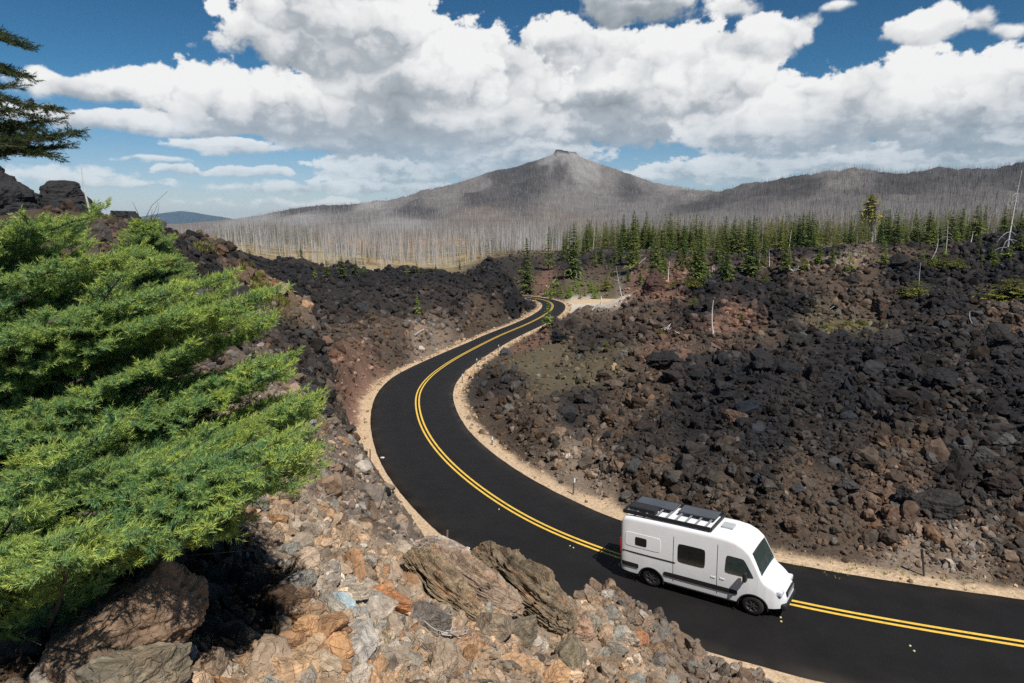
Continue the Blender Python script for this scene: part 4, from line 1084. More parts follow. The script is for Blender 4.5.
    V, F, C = grow(p[240:], h[240:], rad[240:], c[240:], 4)
    tag(new_mesh('burnt_forest', V, F, SNAG_MAT, C), 'thick stand of bleached bare trunks behind the first rows on the plain', 'burnt forest', kind='stuff')
far_snags()

# ------------------------------------------------------------------ far mountain and the air
def far_mountain():
    rng = np.random.default_rng(2); s = P(181, 211.0, 20000)
    u = np.linspace(0, 1, 40); a = np.linspace(0, 2 * pi, 72, endpoint=False)
    U, A = np.meshgrid(u, a, indexing='ij')
    rad = 2000 * U; h = s[2] + 60
    prof = 1 - U ** 1.25 + .0 * U
    n = fbm(np.cos(A) * U * 4 + 3, np.sin(A) * U * 4, 5, .5, 301)
    z = s[2] - (1 - prof) * h + n * 40 * U * (1 - U) * 3
    v = np.stack([s[0] + rad * np.cos(A), s[1] + rad * np.sin(A), z], -1).reshape(-1, 3)
    f = grid_faces(40, 72, wrap=True)
    m = make_mat('far_forest_slope', base=(.028, .042, .048), rough=.95, var=.3, vscale=.004)
    tag(new_mesh('far_mountain', v, f, m, smooth=True), kind='structure')
far_mountain()
HAZE_DENSITY = 2.0e-5
def haze():
    x0, x1, y0, y1, z0, z1 = -37000, 37000, -37000, 37000, GZ.min() - 1.5, 470.0
    v = [(x, y, z) for x in (x0, x1) for y in (y0, y1) for z in (z0, z1)]
    f = [(0, 1, 3, 2), (4, 6, 7, 5), (0, 4, 5, 1), (2, 3, 7, 6), (0, 2, 6, 4), (1, 5, 7, 3)]
    m = bpy.data.materials.new('pale_air'); m.use_nodes = True; T = NT(m.node_tree); T.n.clear()
    pv = T.add('ShaderNodeVolumePrincipled'); o = T.add('ShaderNodeOutputMaterial'); T.link(pv.outputs[0], o.inputs['Volume'])
    pv.inputs['Color'].default_value = (.48, .74, 1.0, 1); pv.inputs['Density'].default_value = HAZE_DENSITY; pv.inputs['Anisotropy'].default_value = .0
    ob = new_mesh('haze', v, np.array(f), m); tag(ob, kind='stuff'); ob.display_type = 'WIRE'
haze()

# ------------------------------------------------------------------ camper van
def box(cx, cy, cz, sx, sy, sz, bev=.0):
    """box, optionally with chamfered edges, as vertices and triangles/quads"""
    import bmesh
    bm = bmesh.new(); bmesh.ops.create_cube(bm, size=1.0)
    for v in bm.verts: v.co = Vector((v.co.x * sx + cx, v.co.y * sy + cy, v.co.z * sz + cz))
    if bev > 0: bmesh.ops.bevel(bm, geom=list(bm.edges), offset=bev, segments=2, affect='EDGES', profile=.5)
    bmesh.ops.triangulate(bm, faces=list(bm.faces))
    bm.verts.ensure_lookup_table()
    v = np.array([tuple(q.co) for q in bm.verts]); f = np.array([[q.index for q in fc.verts] for fc in bm.faces]); bm.free()
    return v, f
def join(*vf):
    V = []; F = []; n = 0
    for v, f in vf:
        V.append(v); F.append(np.asarray(f) + n); n += len(v)
    return np.concatenate(V), np.concatenate(F)

def build_van():
    white = make_mat('white_van_paint', base=(.80, .81, .82), rough=.28, spec=.5, var=.04, vscale=1.5, dirt=((.55, .50, .44), 1.6, .60, .85, .35))
    dark = make_mat('dark_trim', base=(.018, .018, .019), rough=.55, spec=.4, var=.2, vscale=4)
    glass = make_mat('tinted_glass', base=(.008, .010, .011), rough=.06, spec=.6)
    cab_glass = make_mat('cab_glass', base=(.030, .045, .042), rough=.05, spec=.7)
    grey = make_mat('grey_panel', base=(.42, .44, .45), rough=.4, spec=.4)
    rubber = make_mat('tyre_rubber', base=(.020, .019, .019), rough=.9, var=.3, vscale=12)
    alloy = make_mat('wheel_alloy', base=(.10, .10, .105), rough=.4, metal=.6)
    lamp = make_mat('headlamp_lens', base=(.62, .66, .70), rough=.12, spec=.7)
    red = make_mat('red_lens', base=(.35, .02, .015), rough=.2, spec=.5)
    alu = make_mat('rack_aluminium', base=(.38, .39, .40), rough=.4, metal=.5)
    solar = make_mat('solar_cells', base=(.016, .022, .035), rough=.12, spec=.6, var=.2, vscale=6)
    L = 5.93; AX = (1.26, 4.93); RW = .37
    def zt(x): return np.interp(x, [0, .05, .16, .4, 2, 3.9, 4.3, 4.58, 4.80, 5.00, 5.20, 5.30, 5.5, 5.70, 5.82, 5.90, 5.93], [2.50, 2.62, 2.71, 2.75, 2.78, 2.77, 2.71, 2.58, 2.38, 1.97, 1.52, 1.40, 1.28, 1.13, 1.00, .84, .70])
    def zb(x):
        z = .40 + np.interp(x, [0, .3, 5.5, 5.93], [.06, 0, -.02, .02])
        for a in AX:
            d = np.abs(x - a); z = np.where(d < .47, np.maximum(z, .33 + np.sqrt(np.maximum(.47 ** 2 - d ** 2, 0))), z)
        return z
    def hw(x): return np.interp(x, [0, .06, .2, 1, 4.3, 4.8, 5.1, 5.35, 5.6, 5.78, 5.88, 5.93], [.90, .955, .985, 1.0, 1.0, .985, .955, .91, .83, .72, .60, .50])
    def side_y(x, z): return hw(x) * (1 - .115 * np.clip((z - 1.0) / 1.75, 0, 1) ** 1.5 - .035 * np.clip((.8 - z) / .5, 0, 1) ** 2)
    xs = np.unique(np.concatenate([np.linspace(0, .2, 6), np.linspace(.2, 4.3, 26), np.linspace(4.3, 5.93, 34)] + [a + .47 * np.cos(np.linspace(0, pi, 17)) for a in AX]))
    rows = []
    for x in xs:
        t = float(zt(x)); b = float(zb(x)); r = min(.17, (t - b) * .3)
        pts = [(side_y(x, z), z) for z in np.linspace(b, t - r, 12)]
        y0 = pts[-1][0]
        pts += [(y0 - r * .95 * (1 - cos(q)), t - r + r * sin(q)) for q in np.linspace(0, pi / 2, 7)[1:]]
        ye = pts[-1][0]
        pts += [(ye * k, t + .03 * (1 - k * k)) for k in (.75, .5, .25, 0)]
        full = [(x, y, z) for y, z in pts] + [(x, -y, z) for y, z in pts[-2::-1]]
        rows.append(full)
    V = np.array(rows); nr, nc = V.shape[:2]
    F = grid_faces(nr, nc)
    V = V.reshape(-1, 3)
    tri = np.concatenate([F[:, [0, 1, 2]], F[:, [0, 2, 3]]])
    # rear face, nose face and the floor
    half = nc // 2
    def cap(i, flip):
        fs = []
        for k in range(half):
            a, b, c, d = i * nc + k, i * nc + k + 1, i * nc + nc - 2 - k, i * nc + nc - 1 - k
            q = [(a, b, c), (a, c, d)] if k < half - 1 else [(a, b, d)]
            fs += [t[::-1] if flip else t for t in q]
        return fs
    tri = np.concatenate([tri, cap(0, False), cap(nr - 1, True)])
    fl = np.stack([np.arange(nr - 1) * nc, np.arange(1, nr) * nc, np.arange(1, nr) * nc + nc - 1], -1); fl2 = np.stack([np.arange(nr - 1) * nc, np.arange(1, nr) * nc + nc - 1, np.arange(nr - 1) * nc + nc - 1], -1)
    tri = np.concatenate([tri, fl, fl2])
    van = empty('camper_van')
    def part(name, vf, mat, parent=van, smooth=False, label=None):
        o = new_mesh(name, vf[0], vf[1], mat, smooth=smooth); adopt(o, parent)
        if label: o['label'] = label
        return o
    body = part('body', (V, tri), white, smooth=True)
    # sharp where it should be
    try:
        body.data.set_sharp_from_angle(angle=R(38))
    except Exception:
        pass
    def patch(c, side, off=.008, n=8):
        """panel lying on the side of the body between four (x, z) corners"""
        c = np.array(c, float); u = np.linspace(0, 1, n)
        U, W_ = np.meshgrid(u, u)
        x = (c[0, 0] * (1 - U) + c[1, 0] * U) * (1 - W_) + (c[3, 0] * (1 - U) + c[2, 0] * U) * W_
        z = (c[0, 1] * (1 - U) + c[1, 1] * U) * (1 - W_) + (c[3, 1] * (1 - U) + c[2, 1] * U) * W_
        # pull the corners in a little: rounded
        rr = np.clip(np.maximum(np.abs(U - .5), np.abs(W_ - .5)) * 2, 0, 1); cc = (np.abs(U - .5) * 2) ** 6 * (np.abs(W_ - .5) * 2) ** 6
        mx, mz = c[:, 0].mean(), c[:, 1].mean(); x = x + (mx - x) * .06 * cc; z = z + (mz - z) * .06 * cc
        y = side_y(x, z) + off
        inn = np.stack([x, side * (y - off - .01), z], -1).reshape(-1, 3)
        v = np.stack([x, side * y, z], -1).reshape(-1, 3); f = grid_faces(n, n)
        b = np.concatenate([np.arange(n), np.arange(1, n) * n + n - 1, (n - 1) * n + np.arange(n - 2, -1, -1), np.arange(n - 2, 0, -1) * n])
        m = len(v); rim = np.stack([b, np.roll(b, -1), np.roll(b, -1) + m, b + m], -1)
        f = np.concatenate([f, rim])
        return np.concatenate([v, inn]), np.concatenate([f[:, [0, 1, 2]], f[:, [0, 2, 3]]])
    for s in (-1, 1):
        part('rear_window_panel', patch([(.22, 1.55), (1.62, 1.55), (1.62, 2.12), (.22, 2.12)], s, .012), white)
        w = part('window', patch([(.62, 1.64), (1.08, 1.64), (1.08, 1.98), (.62, 1.98)], s, .020), glass)
        part('side_window' if s > 0 else 'sliding_door_window', patch([(2.28, 1.38), (3.28, 1.38), (3.28, 2.12), (2.28, 2.12)], s, .010), glass)
        part('cab_window', patch([(3.98, 1.44), (4.98, 1.44), (4.62, 2.10), (4.02, 2.12)], s, .010), cab_glass)
        part('door_rail', patch([(.10, 1.28), (2.20, 1.28), (2.20, 1.325), (.10, 1.325)], s, .014, 6), dark)
        for a, b in ((.08, .76), (1.76, 4.43)):
            part('side_cladding', patch([(a, .66), (b, .66), (b, .84), (a, .84)], s, .022), dark)
        part('door_seam', patch([(3.70, .50), (3.72, .50), (3.72, 2.45), (3.70, 2.45)], s, .003, 6), dark)
        part('door_seam', patch([(2.10, .50), (2.12, .50), (2.12, 2.35), (2.10, 2.35)], s, .003, 6), dark)
        h = part('door_handle', patch([(3.50, 1.10), (3.66, 1.10), (3.66, 1.16), (3.50, 1.16)], s, .014, 4), white)
        part('door_handle', patch([(3.82, 1.12), (3.98, 1.12), (3.98, 1.18), (3.82, 1.18)], s, .014, 4), white)
        sv, sf = box(3.1, s * .93, .36, 2.5, .12, .07, .02); part('side_step', (sv, sf), dark)
        hv, hf = box(0, 0, 0, .26, .34, .20, .05); hv = hv + [5.72, s * .62, .98]; part('headlight', (hv, hf), lamp)
        mv, mf = join(box(4.72, s * 1.18, 1.55, .13, .20, .36, .04), box(4.74, s * 1.05, 1.45, .07, .16, .08, .02)); part('mirror', (mv, mf), dark)
        tv, tf = box(-.012, s * .86, 1.45, .06, .10, .62, .015); part('tail_light', (tv, tf), red)
        for a in AX:                                             # arch lip
            q = np.linspace(-.12, pi + .12, 18); p = np.stack([a + .485 * np.cos(q), s * (side_y(a + .485 * np.cos(q), .5) + .0), .33 + .485 * np.sin(q)], -1)
            av, af = tube(p, .032, 6); part('wheel_arch', (av, af), dark, smooth=True)
            iv, if_ = box(a, s * .60, .60, .92, .52, .5); part('wheel_well', (iv, if_), dark)
    # wheels
    def lathe(prof, n=28):
        a = np.linspace(0, 2 * pi, n, endpoint=False); prof = np.array(prof)
        v = np.stack([prof[:, 1, None] * np.cos(a), np.broadcast_to(prof[:, 0, None], (len(prof), n)), prof[:, 1, None] * np.sin(a)], -1).reshape(-1, 3)
        f = grid_faces(len(prof), n, wrap=True)
        return v, np.concatenate([f[:, [0, 1, 2]], f[:, [0, 2, 3]]])
    for a in AX:
        for s in (-1, 1):
            wh = empty('wheel', (a, s * .84, RW)); adopt(wh, van)
            t = lathe([(-.12, .23), (-.125, .33), (-.09, .365), (0, .37), (.09, .365), (.125, .33), (.12, .23), (-.12, .23)])
            adopt(new_mesh('tyre', t[0], t[1], rubber, smooth=True), wh)
            sp = [lathe([(.085 * s, .235), (.10 * s, .225), (.07 * s, .19), (.06 * s, .0)], 28)]
            for k in range(6):
                q = k * pi / 3; v, f = box(.12, 0, 0, .20, .035, .05, .008); c_, s_ = cos(q), sin(q)
                v = v @ np.array([[c_, 0, -s_], [0, 1, 0], [s_, 0, c_]]).T + [0, .088 * s, 0]; sp.append((v, f))
            v, f = join(*sp); adopt(new_mesh('rim', v, f, alloy), wh)
    # front: windscreen, grille, bumper
    x = np.linspace(4.84, 5.19, 9); yy = np.linspace(-.80, .80, 13); X, Y = np.meshgrid(x, yy, indexing='ij')
    Y = Y * (.94 + .10 * (X - 4.84) / .35)
    lim = side_y(X, zt(X) - .17) - .17
    Z = zt(X) + .022 + .03 * (1 - np.clip(np.abs(Y) / lim, 0, 1) ** 2) - .05 * np.clip((np.abs(Y) - lim) / .1, 0, 1)
    top = np.stack([X, Y, Z], -1).reshape(-1, 3); f = grid_faces(9, 13); low = top - [.02, 0, .03]
    b = np.concatenate([np.arange(13), np.arange(1, 9) * 13 + 12, 8 * 13 + np.arange(11, -1, -1), np.arange(7, 0, -1) * 13]); m = len(top)
    f = np.concatenate([f, np.stack([b, np.roll(b, -1), np.roll(b, -1) + m, b + m], -1)])
    part('windscreen', (np.concatenate([top, low]), np.concatenate([f[:, [0, 1, 2]], f[:, [0, 2, 3]]])), cab_glass, smooth=True)
    g = [box(5.925, 0, .86, .05, .86, .24, .03)]
    part('grille', g[0], dark)
    part('grille_bar', join(box(5.955, 0, .90, .02, .80, .025, .004), box(5.955, 0, .82, .02, .80, .025, .004)), alu)
    part('bumper', box(5.86, 0, .46, .24, 1.42, .24, .07), dark)
    part('rear_bumper', box(-.05, 0, .48, .16, 1.86, .16, .04), dark)
    part('rear_door_seam', box(-.004, 0, 1.5, .012, .018, 1.7), dark)
    for s in (-1, 1):
        part('rear_window', box(-.006, s * .46, 1.82, .03, .56, .50, .01), glass)
    part('number_plate', box(-.02, -.1, .86, .02, .32, .16, .004), grey)
    # roof rack
    rack = empty('roof_rack', (0, 0, 0)); adopt(rack, van)
    def rp(name, vf, mat): adopt(new_mesh(name, vf[0], vf[1], mat), rack)
    for s in (-1, 1):
        rp('side_rail', box(1.72, s * .78, 2.90, 3.35, .05, .17, .02), dark)
    rp('front_fairing', box(3.42, 0, 2.90, .05, 1.56, .16, .02), dark)
    rp('rear_bar', box(.06, 0, 2.90, .05, 1.56, .10, .02), dark)
    for k in range(9):
        rp('cross_bar', box(.22 + k * .37, 0, 2.935, .07, 1.52, .03, .008), alu)
    rp('solar_panel', box(.95, .33, 2.985, 1.55, .72, .035, .006), solar)
    rp('solar_panel', box(2.62, .33, 2.985, 1.40, .72, .035, .006), solar)
    rp('storage_box', box(.75, -.38, 3.02, 1.05, .52, .16, .04), dark)
    part('roof_vent', box(3.80, 0, 2.84, .42, .42, .10, .03), grey)
    # place it on the road
    tag(van, 'white high roofed camper van with black roof rack driving over the yellow lines', 'van')
    def pixel(p):
        d = p[1] * cos(PITCH) - (p[2] - CZ) * sin(PITCH); return 512 + FPX * p[0] / d
    i0 = min(range(len(FINE)), key=lambda i: abs(pixel(FINE[i]) - VAN_PX))
    t = FINE[i0 - 4] - FINE[i0 + 4]; t /= np.linalg.norm(t)
    yaw = math.atan2(t[1], t[0]) + R(VAN_TWIST)
    nrm = np.array([-t[1], t[0], 0]); nrm /= np.linalg.norm(nrm)
    c = FINE[i0] - nrm * VAN_SIDE
    pitch = math.asin(t[2])
    van.scale = (.955, .945, .875)
    van.rotation_euler = (0, -pitch, yaw)
    f = np.array([cos(yaw), sin(yaw), t[2]])
    van.location = c - f * VAN_BACK + np.array([0, 0, -.005])
VAN_TWIST = 0.0; VAN_SIDE = .40; VAN_BACK = 2.75; VAN_PX = 707
build_van()

# ------------------------------------------------------------------ the conifers close by
NEEDLES = make_mat('hemlock_needles', rough=.55, tint=True, var=.12, vscale=6.0, spec=.35, trans=.28)
TWIG = make_mat('twig_bark', base=(.105, .085, .07), rough=.9, var=.3, vscale=15)
def near_tree(name, label, trunk_pts, trunk_r, boughs, seed, cat='conifer', young=(.45, .53, .10), old=(.125, .27, .12), dens=1.0, nlen=.024, nwid=.0040, lat_len=.26, sun_up=.35, bare=120):
    """boughs: list of (base, tip, rise). Each carries laterals with needle shoots."""
    rng = np.random.default_rng(seed)
    SB = []; SD = []; SL = []; SC = []; wood = []
    wood.append(tube(trunk_pts, np.linspace(trunk_r, trunk_r * .25, len(trunk_pts)), 9))
    UP = np.array([0, 0, 1.0])
    for base, tip, rise in boughs:
        base = np.asarray(base, float); tip = np.asarray(tip, float); ln = np.linalg.norm(tip - base)
        if ln < .08: continue
        s = np.linspace(0, 1, 12)[:, None]
        jit = rng.normal(size=3) * .05 * ln
        ax = base + (tip - base) * s + UP * (rise * ln * np.sin(s * pi) * .5) + jit * np.sin(s * pi) + UP * .05 * ln * s ** 3
        wood.append(tube(ax, .004 + .011 * ln * (1 - s[:, 0]) ** .8, 5))
        nl = max(4, int(ln / .042 * dens))
        for q in np.linspace(.10, 1.0, nl):
            k = q * 11; i = min(int(k), 10); p = ax[i] + (ax[i + 1] - ax[i]) * (k - i)
            t = ax[i + 1] - ax[i]; t = t / np.linalg.norm(t); sd = np.cross(t, UP); sd /= max(np.linalg.norm(sd), 1e-6)
            for sg in (-1, 1):
                if q < .3 and rng.random() < .35: continue
                L = lat_len * (.40 + .60 * math.sin(min(q * 1.25, 1) * pi * .8)) * rng.uniform(.55, 1.2) * min(1.2, .35 + .45 * ln) * (1.08 - .60 * q ** 3)
                d = t * rng.uniform(.55, .95) + sd * sg * rng.uniform(.5, 1.0) + UP * rng.normal() * .15
                d /= np.linalg.norm(d)
                e = p + d * L + UP * rng.uniform(-.12, .10) * L
                if rng.random() < .4: wood.append(tube(np.stack([p, (p + e) / 2, e]), [.0035, .0028, .0015], 3))
                m = max(3, int(L / .020))
                for u in np.linspace(.12, 1, m):
                    b = p + (e - p) * u
                    for r_ in range(2):
                        sdir = d * rng.uniform(.35, 1.0) + np.cross(d, UP) * rng.normal() * .55 + UP * (rng.normal() * .26 + sun_up)
                        sdir /= np.linalg.norm(sdir)
                        SB.append(b); SD.append(sdir); SL.append(rng.uniform(.028, .062))
                        mix = np.clip(.10 + .50 * u * q + .35 * rng.normal() * .5 + .15 * (q > .85), 0, 1)
                        SC.append(mix)
    for k in range(bare):                          # dead twigs inside the crown
        b0, t0, _ = boughs[rng.integers(len(boughs))]; b0 = np.asarray(b0); t0 = np.asarray(t0); s0 = rng.uniform(.3, .75)
        q0 = b0 + (t0 - b0) * s0; e0 = (t0 - b0) * rng.uniform(.1, .3) + rng.normal(size=3) * .12 + UP * rng.uniform(-.05, .14)
        wood.append(tube(np.stack([q0, q0 + e0 * .5 + rng.normal(size=3) * .02, q0 + e0]), [.004, .003, .0015], 4))
    SB = np.array(SB); SD = np.array(SD); SL = np.array(SL); SC = np.array(SC)
    # clumps of tone, as single boughs are older or younger
    SC = np.clip(SC + .55 * fbm(SB[:, 0] * 4 + SB[:, 2] * 3, SB[:, 1] * 4, 3, .5, seed), 0, 1)
    n = len(SB); K = 17
    ref = np.where(np.abs(SD[:, 2:3]) > .9, np.array([[1.0, 0, 0]]), np.array([[0, 0, 1.0]]))
    u = np.cross(SD, ref); u /= np.linalg.norm(u, axis=1, keepdims=True); w = np.cross(u, SD)
    V = np.empty((n, K, 3, 3)); C = np.empty((n, K, 3, 3))
    young = np.array(young); old = np.array(old); brown = np.array([.20, .125, .05])
    for k in range(K):
        a = k * 2.4 + rng.uniform(0, 6.28, n); s = (k + .5) / K
        p = SB + SD * (SL * s)[:, None]
        rad = np.cos(a)[:, None] * u + np.sin(a)[:, None] * w
        nd = SD * (.35 + .75 * s) + rad * (1.05 - .55 * s); nd /= np.linalg.norm(nd, axis=1, keepdims=True)
        L = nlen * rng.uniform(.75, 1.2, n)
        sid = np.cross(nd, rad + .3 * rng.normal(size=(n, 3))); sid /= np.maximum(np.linalg.norm(sid, axis=1, keepdims=True), 1e-6)
        V[:, k, 0] = p + sid * nwid * .5; V[:, k, 1] = p - sid * nwid * .5; V[:, k, 2] = p + nd * L[:, None]
        m = np.clip(SC + .35 * (s - .5), 0, 1)[:, None]
        c = old * (1 - m) + young * m
        br = (rng.random(n) < .012)[:, None]; c = np.where(br, brown, c)
        C[:, k] = (c * rng.uniform(.8, 1.2, (n, 1)))[:, None, :]
    V = V.reshape(-1, 3); C = C.reshape(-1, 3)
    root = empty(name, tuple(trunk_pts[0])); o0 = np.array(trunk_pts[0])
    wv, wf = join(*wood)
    adopt(new_mesh('trunk', wv - o0, wf, TWIG, smooth=True), root)
    adopt(new_mesh('crown', V - o0, np.arange(len(V)).reshape(-1, 3), NEEDLES, C), root)
    tag(root, label, cat)
    return root

def near_conifers():
    rng = np.random.default_rng(17)
    # the low windswept one: boughs sweep out to the right from a stem at the left edge
    ys = [222, 250, 280, 300, 330, 360, 400, 440, 485, 510, 540, 565, 600]
    xt = [70, 110, 165, 205, 262, 270, 300, 306, 312, 268, 225, 150, 55]
    boughs = []
    def base_at(y): return P(-95 - .1 * (y - 230) + rng.normal() * 15, y + 25 + rng.normal() * 10, 4.9 - (y - 230) / 370 * 1.1 + rng.normal() * .2)
    layers = np.linspace(238, 592, 16)
    for li_, y in enumerate(layers):
        reach = np.interp(y, ys, xt); Dl = 4.7 - (y - 230) / 370 * 2.0
        for j in range(9):
            f = rng.uniform(.2, 1.0) if j > 1 else rng.uniform(.9, 1.02)
            x = reach * f - (1 - f) * 60
            D = Dl + rng.uniform(-.55, .35) + (1 - f) * rng.uniform(-.2, .8)
            yy = y - (1 - f) * rng.uniform(-6, 14) + rng.normal() * 4
            gap = fbm(np.array([x / 55.0]), np.array([yy / 38.0]), 3, .5, 777)[0]
            if f < .88 and (gap < -.07 or math.hypot((x - 95) / 45, (yy - 425) / 26) < 1 or math.hypot((x - 30) / 50, (yy - 500) / 26) < 1): continue
            yy += 9 * gap + rng.normal() * 5
            boughs.append((base_at(min(yy + rng.uniform(25, 115), 640)), P(x, yy, D), rng.uniform(-.06, .16)))
    for x, y, D in [(312, 483, 3.1), (300, 470, 2.9), (305, 415, 3.6), (298, 430, 3.4), (272, 378, 3.9), (262, 332, 4.2), (235, 535, 2.85), (212, 552, 2.75), (150, 560, 2.7), (105, 575, 2.7), (45, 595, 2.65), (255, 505, 2.8), (290, 500, 2.8), (285, 470, 2.65), (265, 490, 2.6), (240, 515, 2.6), (295, 450, 2.8)]:
        boughs.append((P(x - 190, y + 25, D + .35), P(x, y, D), .06))
    tr = [on_ground(-90, 640) - [0, 0, .1], P(-100, 560, 4.1), P(-110, 480, 4.4), P(-105, 380, 4.7), P(-100, 300, 4.9), P(-90, 240, 5.0)]
    near_tree('conifer', 'large bright green conifer with sweeping boughs filling the left edge', tr, .07, boughs, 51)
    # the small one behind it
    boughs = []
    top = P(146, 222, 7.6); gp = P(146, 318, 7.6)
    for s in np.linspace(.10, .97, 26):
        c = gp + (top - gp) * s
        for k in range(5):
            a = rng.uniform(0, 2 * pi); r = .56 * (1 - s) ** .7 * rng.uniform(.75, 1.15) + .04
            boughs.append((c, c + np.array([cos(a) * r, sin(a) * r, .05 * r + .02]), -.05))
    tr = [np.array([gp[0], gp[1], hz(gp[0], gp[1]) - .1]), gp, (gp + top) / 2, top]
    near_tree('conifer', 'small bright conifer with a blunt tip rising behind the large sweeping one', tr, .035, boughs, 52, lat_len=.22, dens=.9)
    # branches of a tall tree beside the viewpoint
    boughs = []
    for x, y, D, bx, by in [(26, 60, 5.2, -240, 30), (6, 48, 5.4, -240, 20), (20, 91, 5.2, -240, 75), (12, 103, 5.0, -240, 95), (56, 128, 5.0, -240, 120), (52, 138, 4.9, -240, 130), (72, 156, 4.9, -240, 140), (60, 165, 5.1, -240, 150), (46, 174, 4.9, -240, 155), (30, 160, 4.8, -240, 150), (20, 130, 4.8, -240, 118), (35, 145, 5.3, -240, 140), (10, 165, 4.7, -240, 150), (-10, 110, 5.1, -240, 100), (-5, 150, 4.9, -240, 140), (-30, 70, 5.0, -240, 55)]:
        boughs.append((P(bx, by, 5.4), P(x, y, D), .05))
    for k in range(30):
        y = rng.uniform(-260, 260); boughs.append((P(-245, y, 5.4), P(-245 + rng.uniform(-260, 150), y + rng.uniform(-10, 40), 5.4 + rng.uniform(-1.2, 1.2)), .03))
    g = P(-245, 420, 5.4)
    tr = [np.array([g[0], g[1], float(hz(g[0], g[1])) - .2]), P(-245, 300, 5.4), P(-245, 100, 5.4), P(-242, -150, 5.4), P(-240, -330, 5.4)]
    near_tree('conifer', 'dark branches of a tall conifer reaching in at the upper left over the crags', tr, .11, boughs, 53, young=(.065, .090, .022), old=(.022, .038, .020), sun_up=.1, lat_len=.24, dens=.9)  # needle colours darkened to stand in for backlit, shaded foliage
near_conifers()

# ------------------------------------------------------------------ boulders
def boulder(px, py, wpx, col, label, name='boulder', flat=(1, .85, .75), rz=None, sub=4, seed=0, mat=None, sink=.25, group=None, tilt=(0, 0), cuts=13, rough=.11, stretch=None, at=None, cat='boulder', dz=0.0):
    p = on_ground(px, py) if at is None else np.asarray(at, float)
    if np.isnan(p[0]): return None
    D = p[1] * cos(PITCH) - (p[2] - CZ) * sin(PITCH)
    rng = np.random.default_rng(seed + int(px * 7 + py * 13))
    s = wpx * D / FPX * .5
    v, f = rock_shape(sub, rng, cuts, rough, flat)
    v = v * s
    if stretch: v = v * np.array(stretch)
    n = n3(v / s, 3.2, int(rng.integers(1, 900)), 4); st = n3(v / s * np.array([.5, 3, 3]), 2.0, int(rng.integers(1, 900)), 3)
    c = np.array(col)[None] * (1 + .40 * n[:, None] + .22 * st[:, None]) * (1 + np.stack([.12 * st, 0 * st, -.14 * st], -1))
    o = new_mesh(name, v, f, mat or (NEAR_MAT if D < 14 else LAVA_MAT), np.clip(c, .01, .8))
    hgt = (v[:, 2].max() - v[:, 2].min()) * .5
    o.location = (p[0], p[1], p[2] + hgt * (1 - 2 * sink) + dz)
    o.rotation_euler = (tilt[0], tilt[1], rng.uniform(0, 6.28) if rz is None else rz)
    tag(o, label, cat, group)
    return o
def slab(p0, p1, w, th, col, label, roll=0.0, seed=0, name='rock_slab', taper=.5):
    """a long split slab lying between two points"""
    rng = np.random.default_rng(seed); v, f = ICO[5]; v = v.copy()
    d = p1 - p0; L = np.linalg.norm(d)
    sx = np.sign(v) * np.abs(v) ** np.array([.55, .7, .7])
    x = sx[:, 0]; prof = 1 - (1 - taper) * np.clip(np.abs(x + .1 * rng.normal()), 0, 1) ** 1.5 * .8
    y = sx[:, 1] * prof; z = sx[:, 2] * prof
    q = np.stack([x, y, z], -1)
    g1 = fbm(x * 1.2 + 3 * z + seed, y * 3.5 + z * 2, 5, .6, 400 + seed); g2 = fbm(x * 2.4 + seed, y * 9 + z * 7, 4, .6, 420 + seed)
    g3 = fbm(x * .9 + seed, y * 2.2 + z * 2.6, 6, .55, 430 + seed, True)
    k = 1 + .24 * g1 + .10 * g2 - .30 * np.maximum(.15 - g3, 0)
    w1, w2, cid = worley(x * 2.6 + .4 * g1 + seed, y * 2.0 + z * 1.5 + .4 * g2, 450 + seed)
    gap_ = sstep(.10 - (w2 - w1), 0, .10); k = k * (1 + .30 * (cid - .5) - .22 * gap_)
    z = z * (1 + .45 * (cid - .5) - .3 * gap_)
    y = y * k; z = z * (1 + .30 * g1 + .12 * g2 + .55 * np.minimum(g3, .25)); x = x * (1 + .10 * fbm(y * 4, z * 4 + seed, 3, .5, 440 + seed))
    y = y + .30 * np.sin(x * 1.7 + seed) * .5
    q = np.stack([x * L / 2, y * w / 2, z * th / 2], -1)
    e0 = d / L; e1 = np.cross([0, 0, 1.0], e0); e1 /= np.linalg.norm(e1); e2 = np.cross(e0, e1)
    c_, s_ = cos(roll), sin(roll); f1 = e1 * c_ + e2 * s_; f2 = -e1 * s_ + e2 * c_
    M_ = np.stack([e0, f1, f2], 1)
    qq = q @ M_.T
    n = fbm(x * 1.5 + seed, y * 5 + z * 4, 5, .62, 460 + seed)
    cc = np.array(col)[None] * (1 + .45 * n[:, None] + .3 * g2[:, None])
    orange = sstep(fbm(x * 2 + 5 + seed, y * 4 + z, 4, .6, 480 + seed), .12, .40)[:, None]
    cc = cc * (1 - orange * .7) + np.array([.36, .19, .095]) * orange * .7
    dark = sstep(fbm(x * 1.3 + 15 + seed, y * 2 + z * 3, 5, .62, 490 + seed), .05, .35)[:, None]; cc = cc * (1 - .55 * dark)
    o = new_mesh(name, qq, f, NEAR_MAT, np.clip(cc, .01, .8))
    o.location = (p0 + p1) / 2
    tag(o, label, 'rock')
    return o

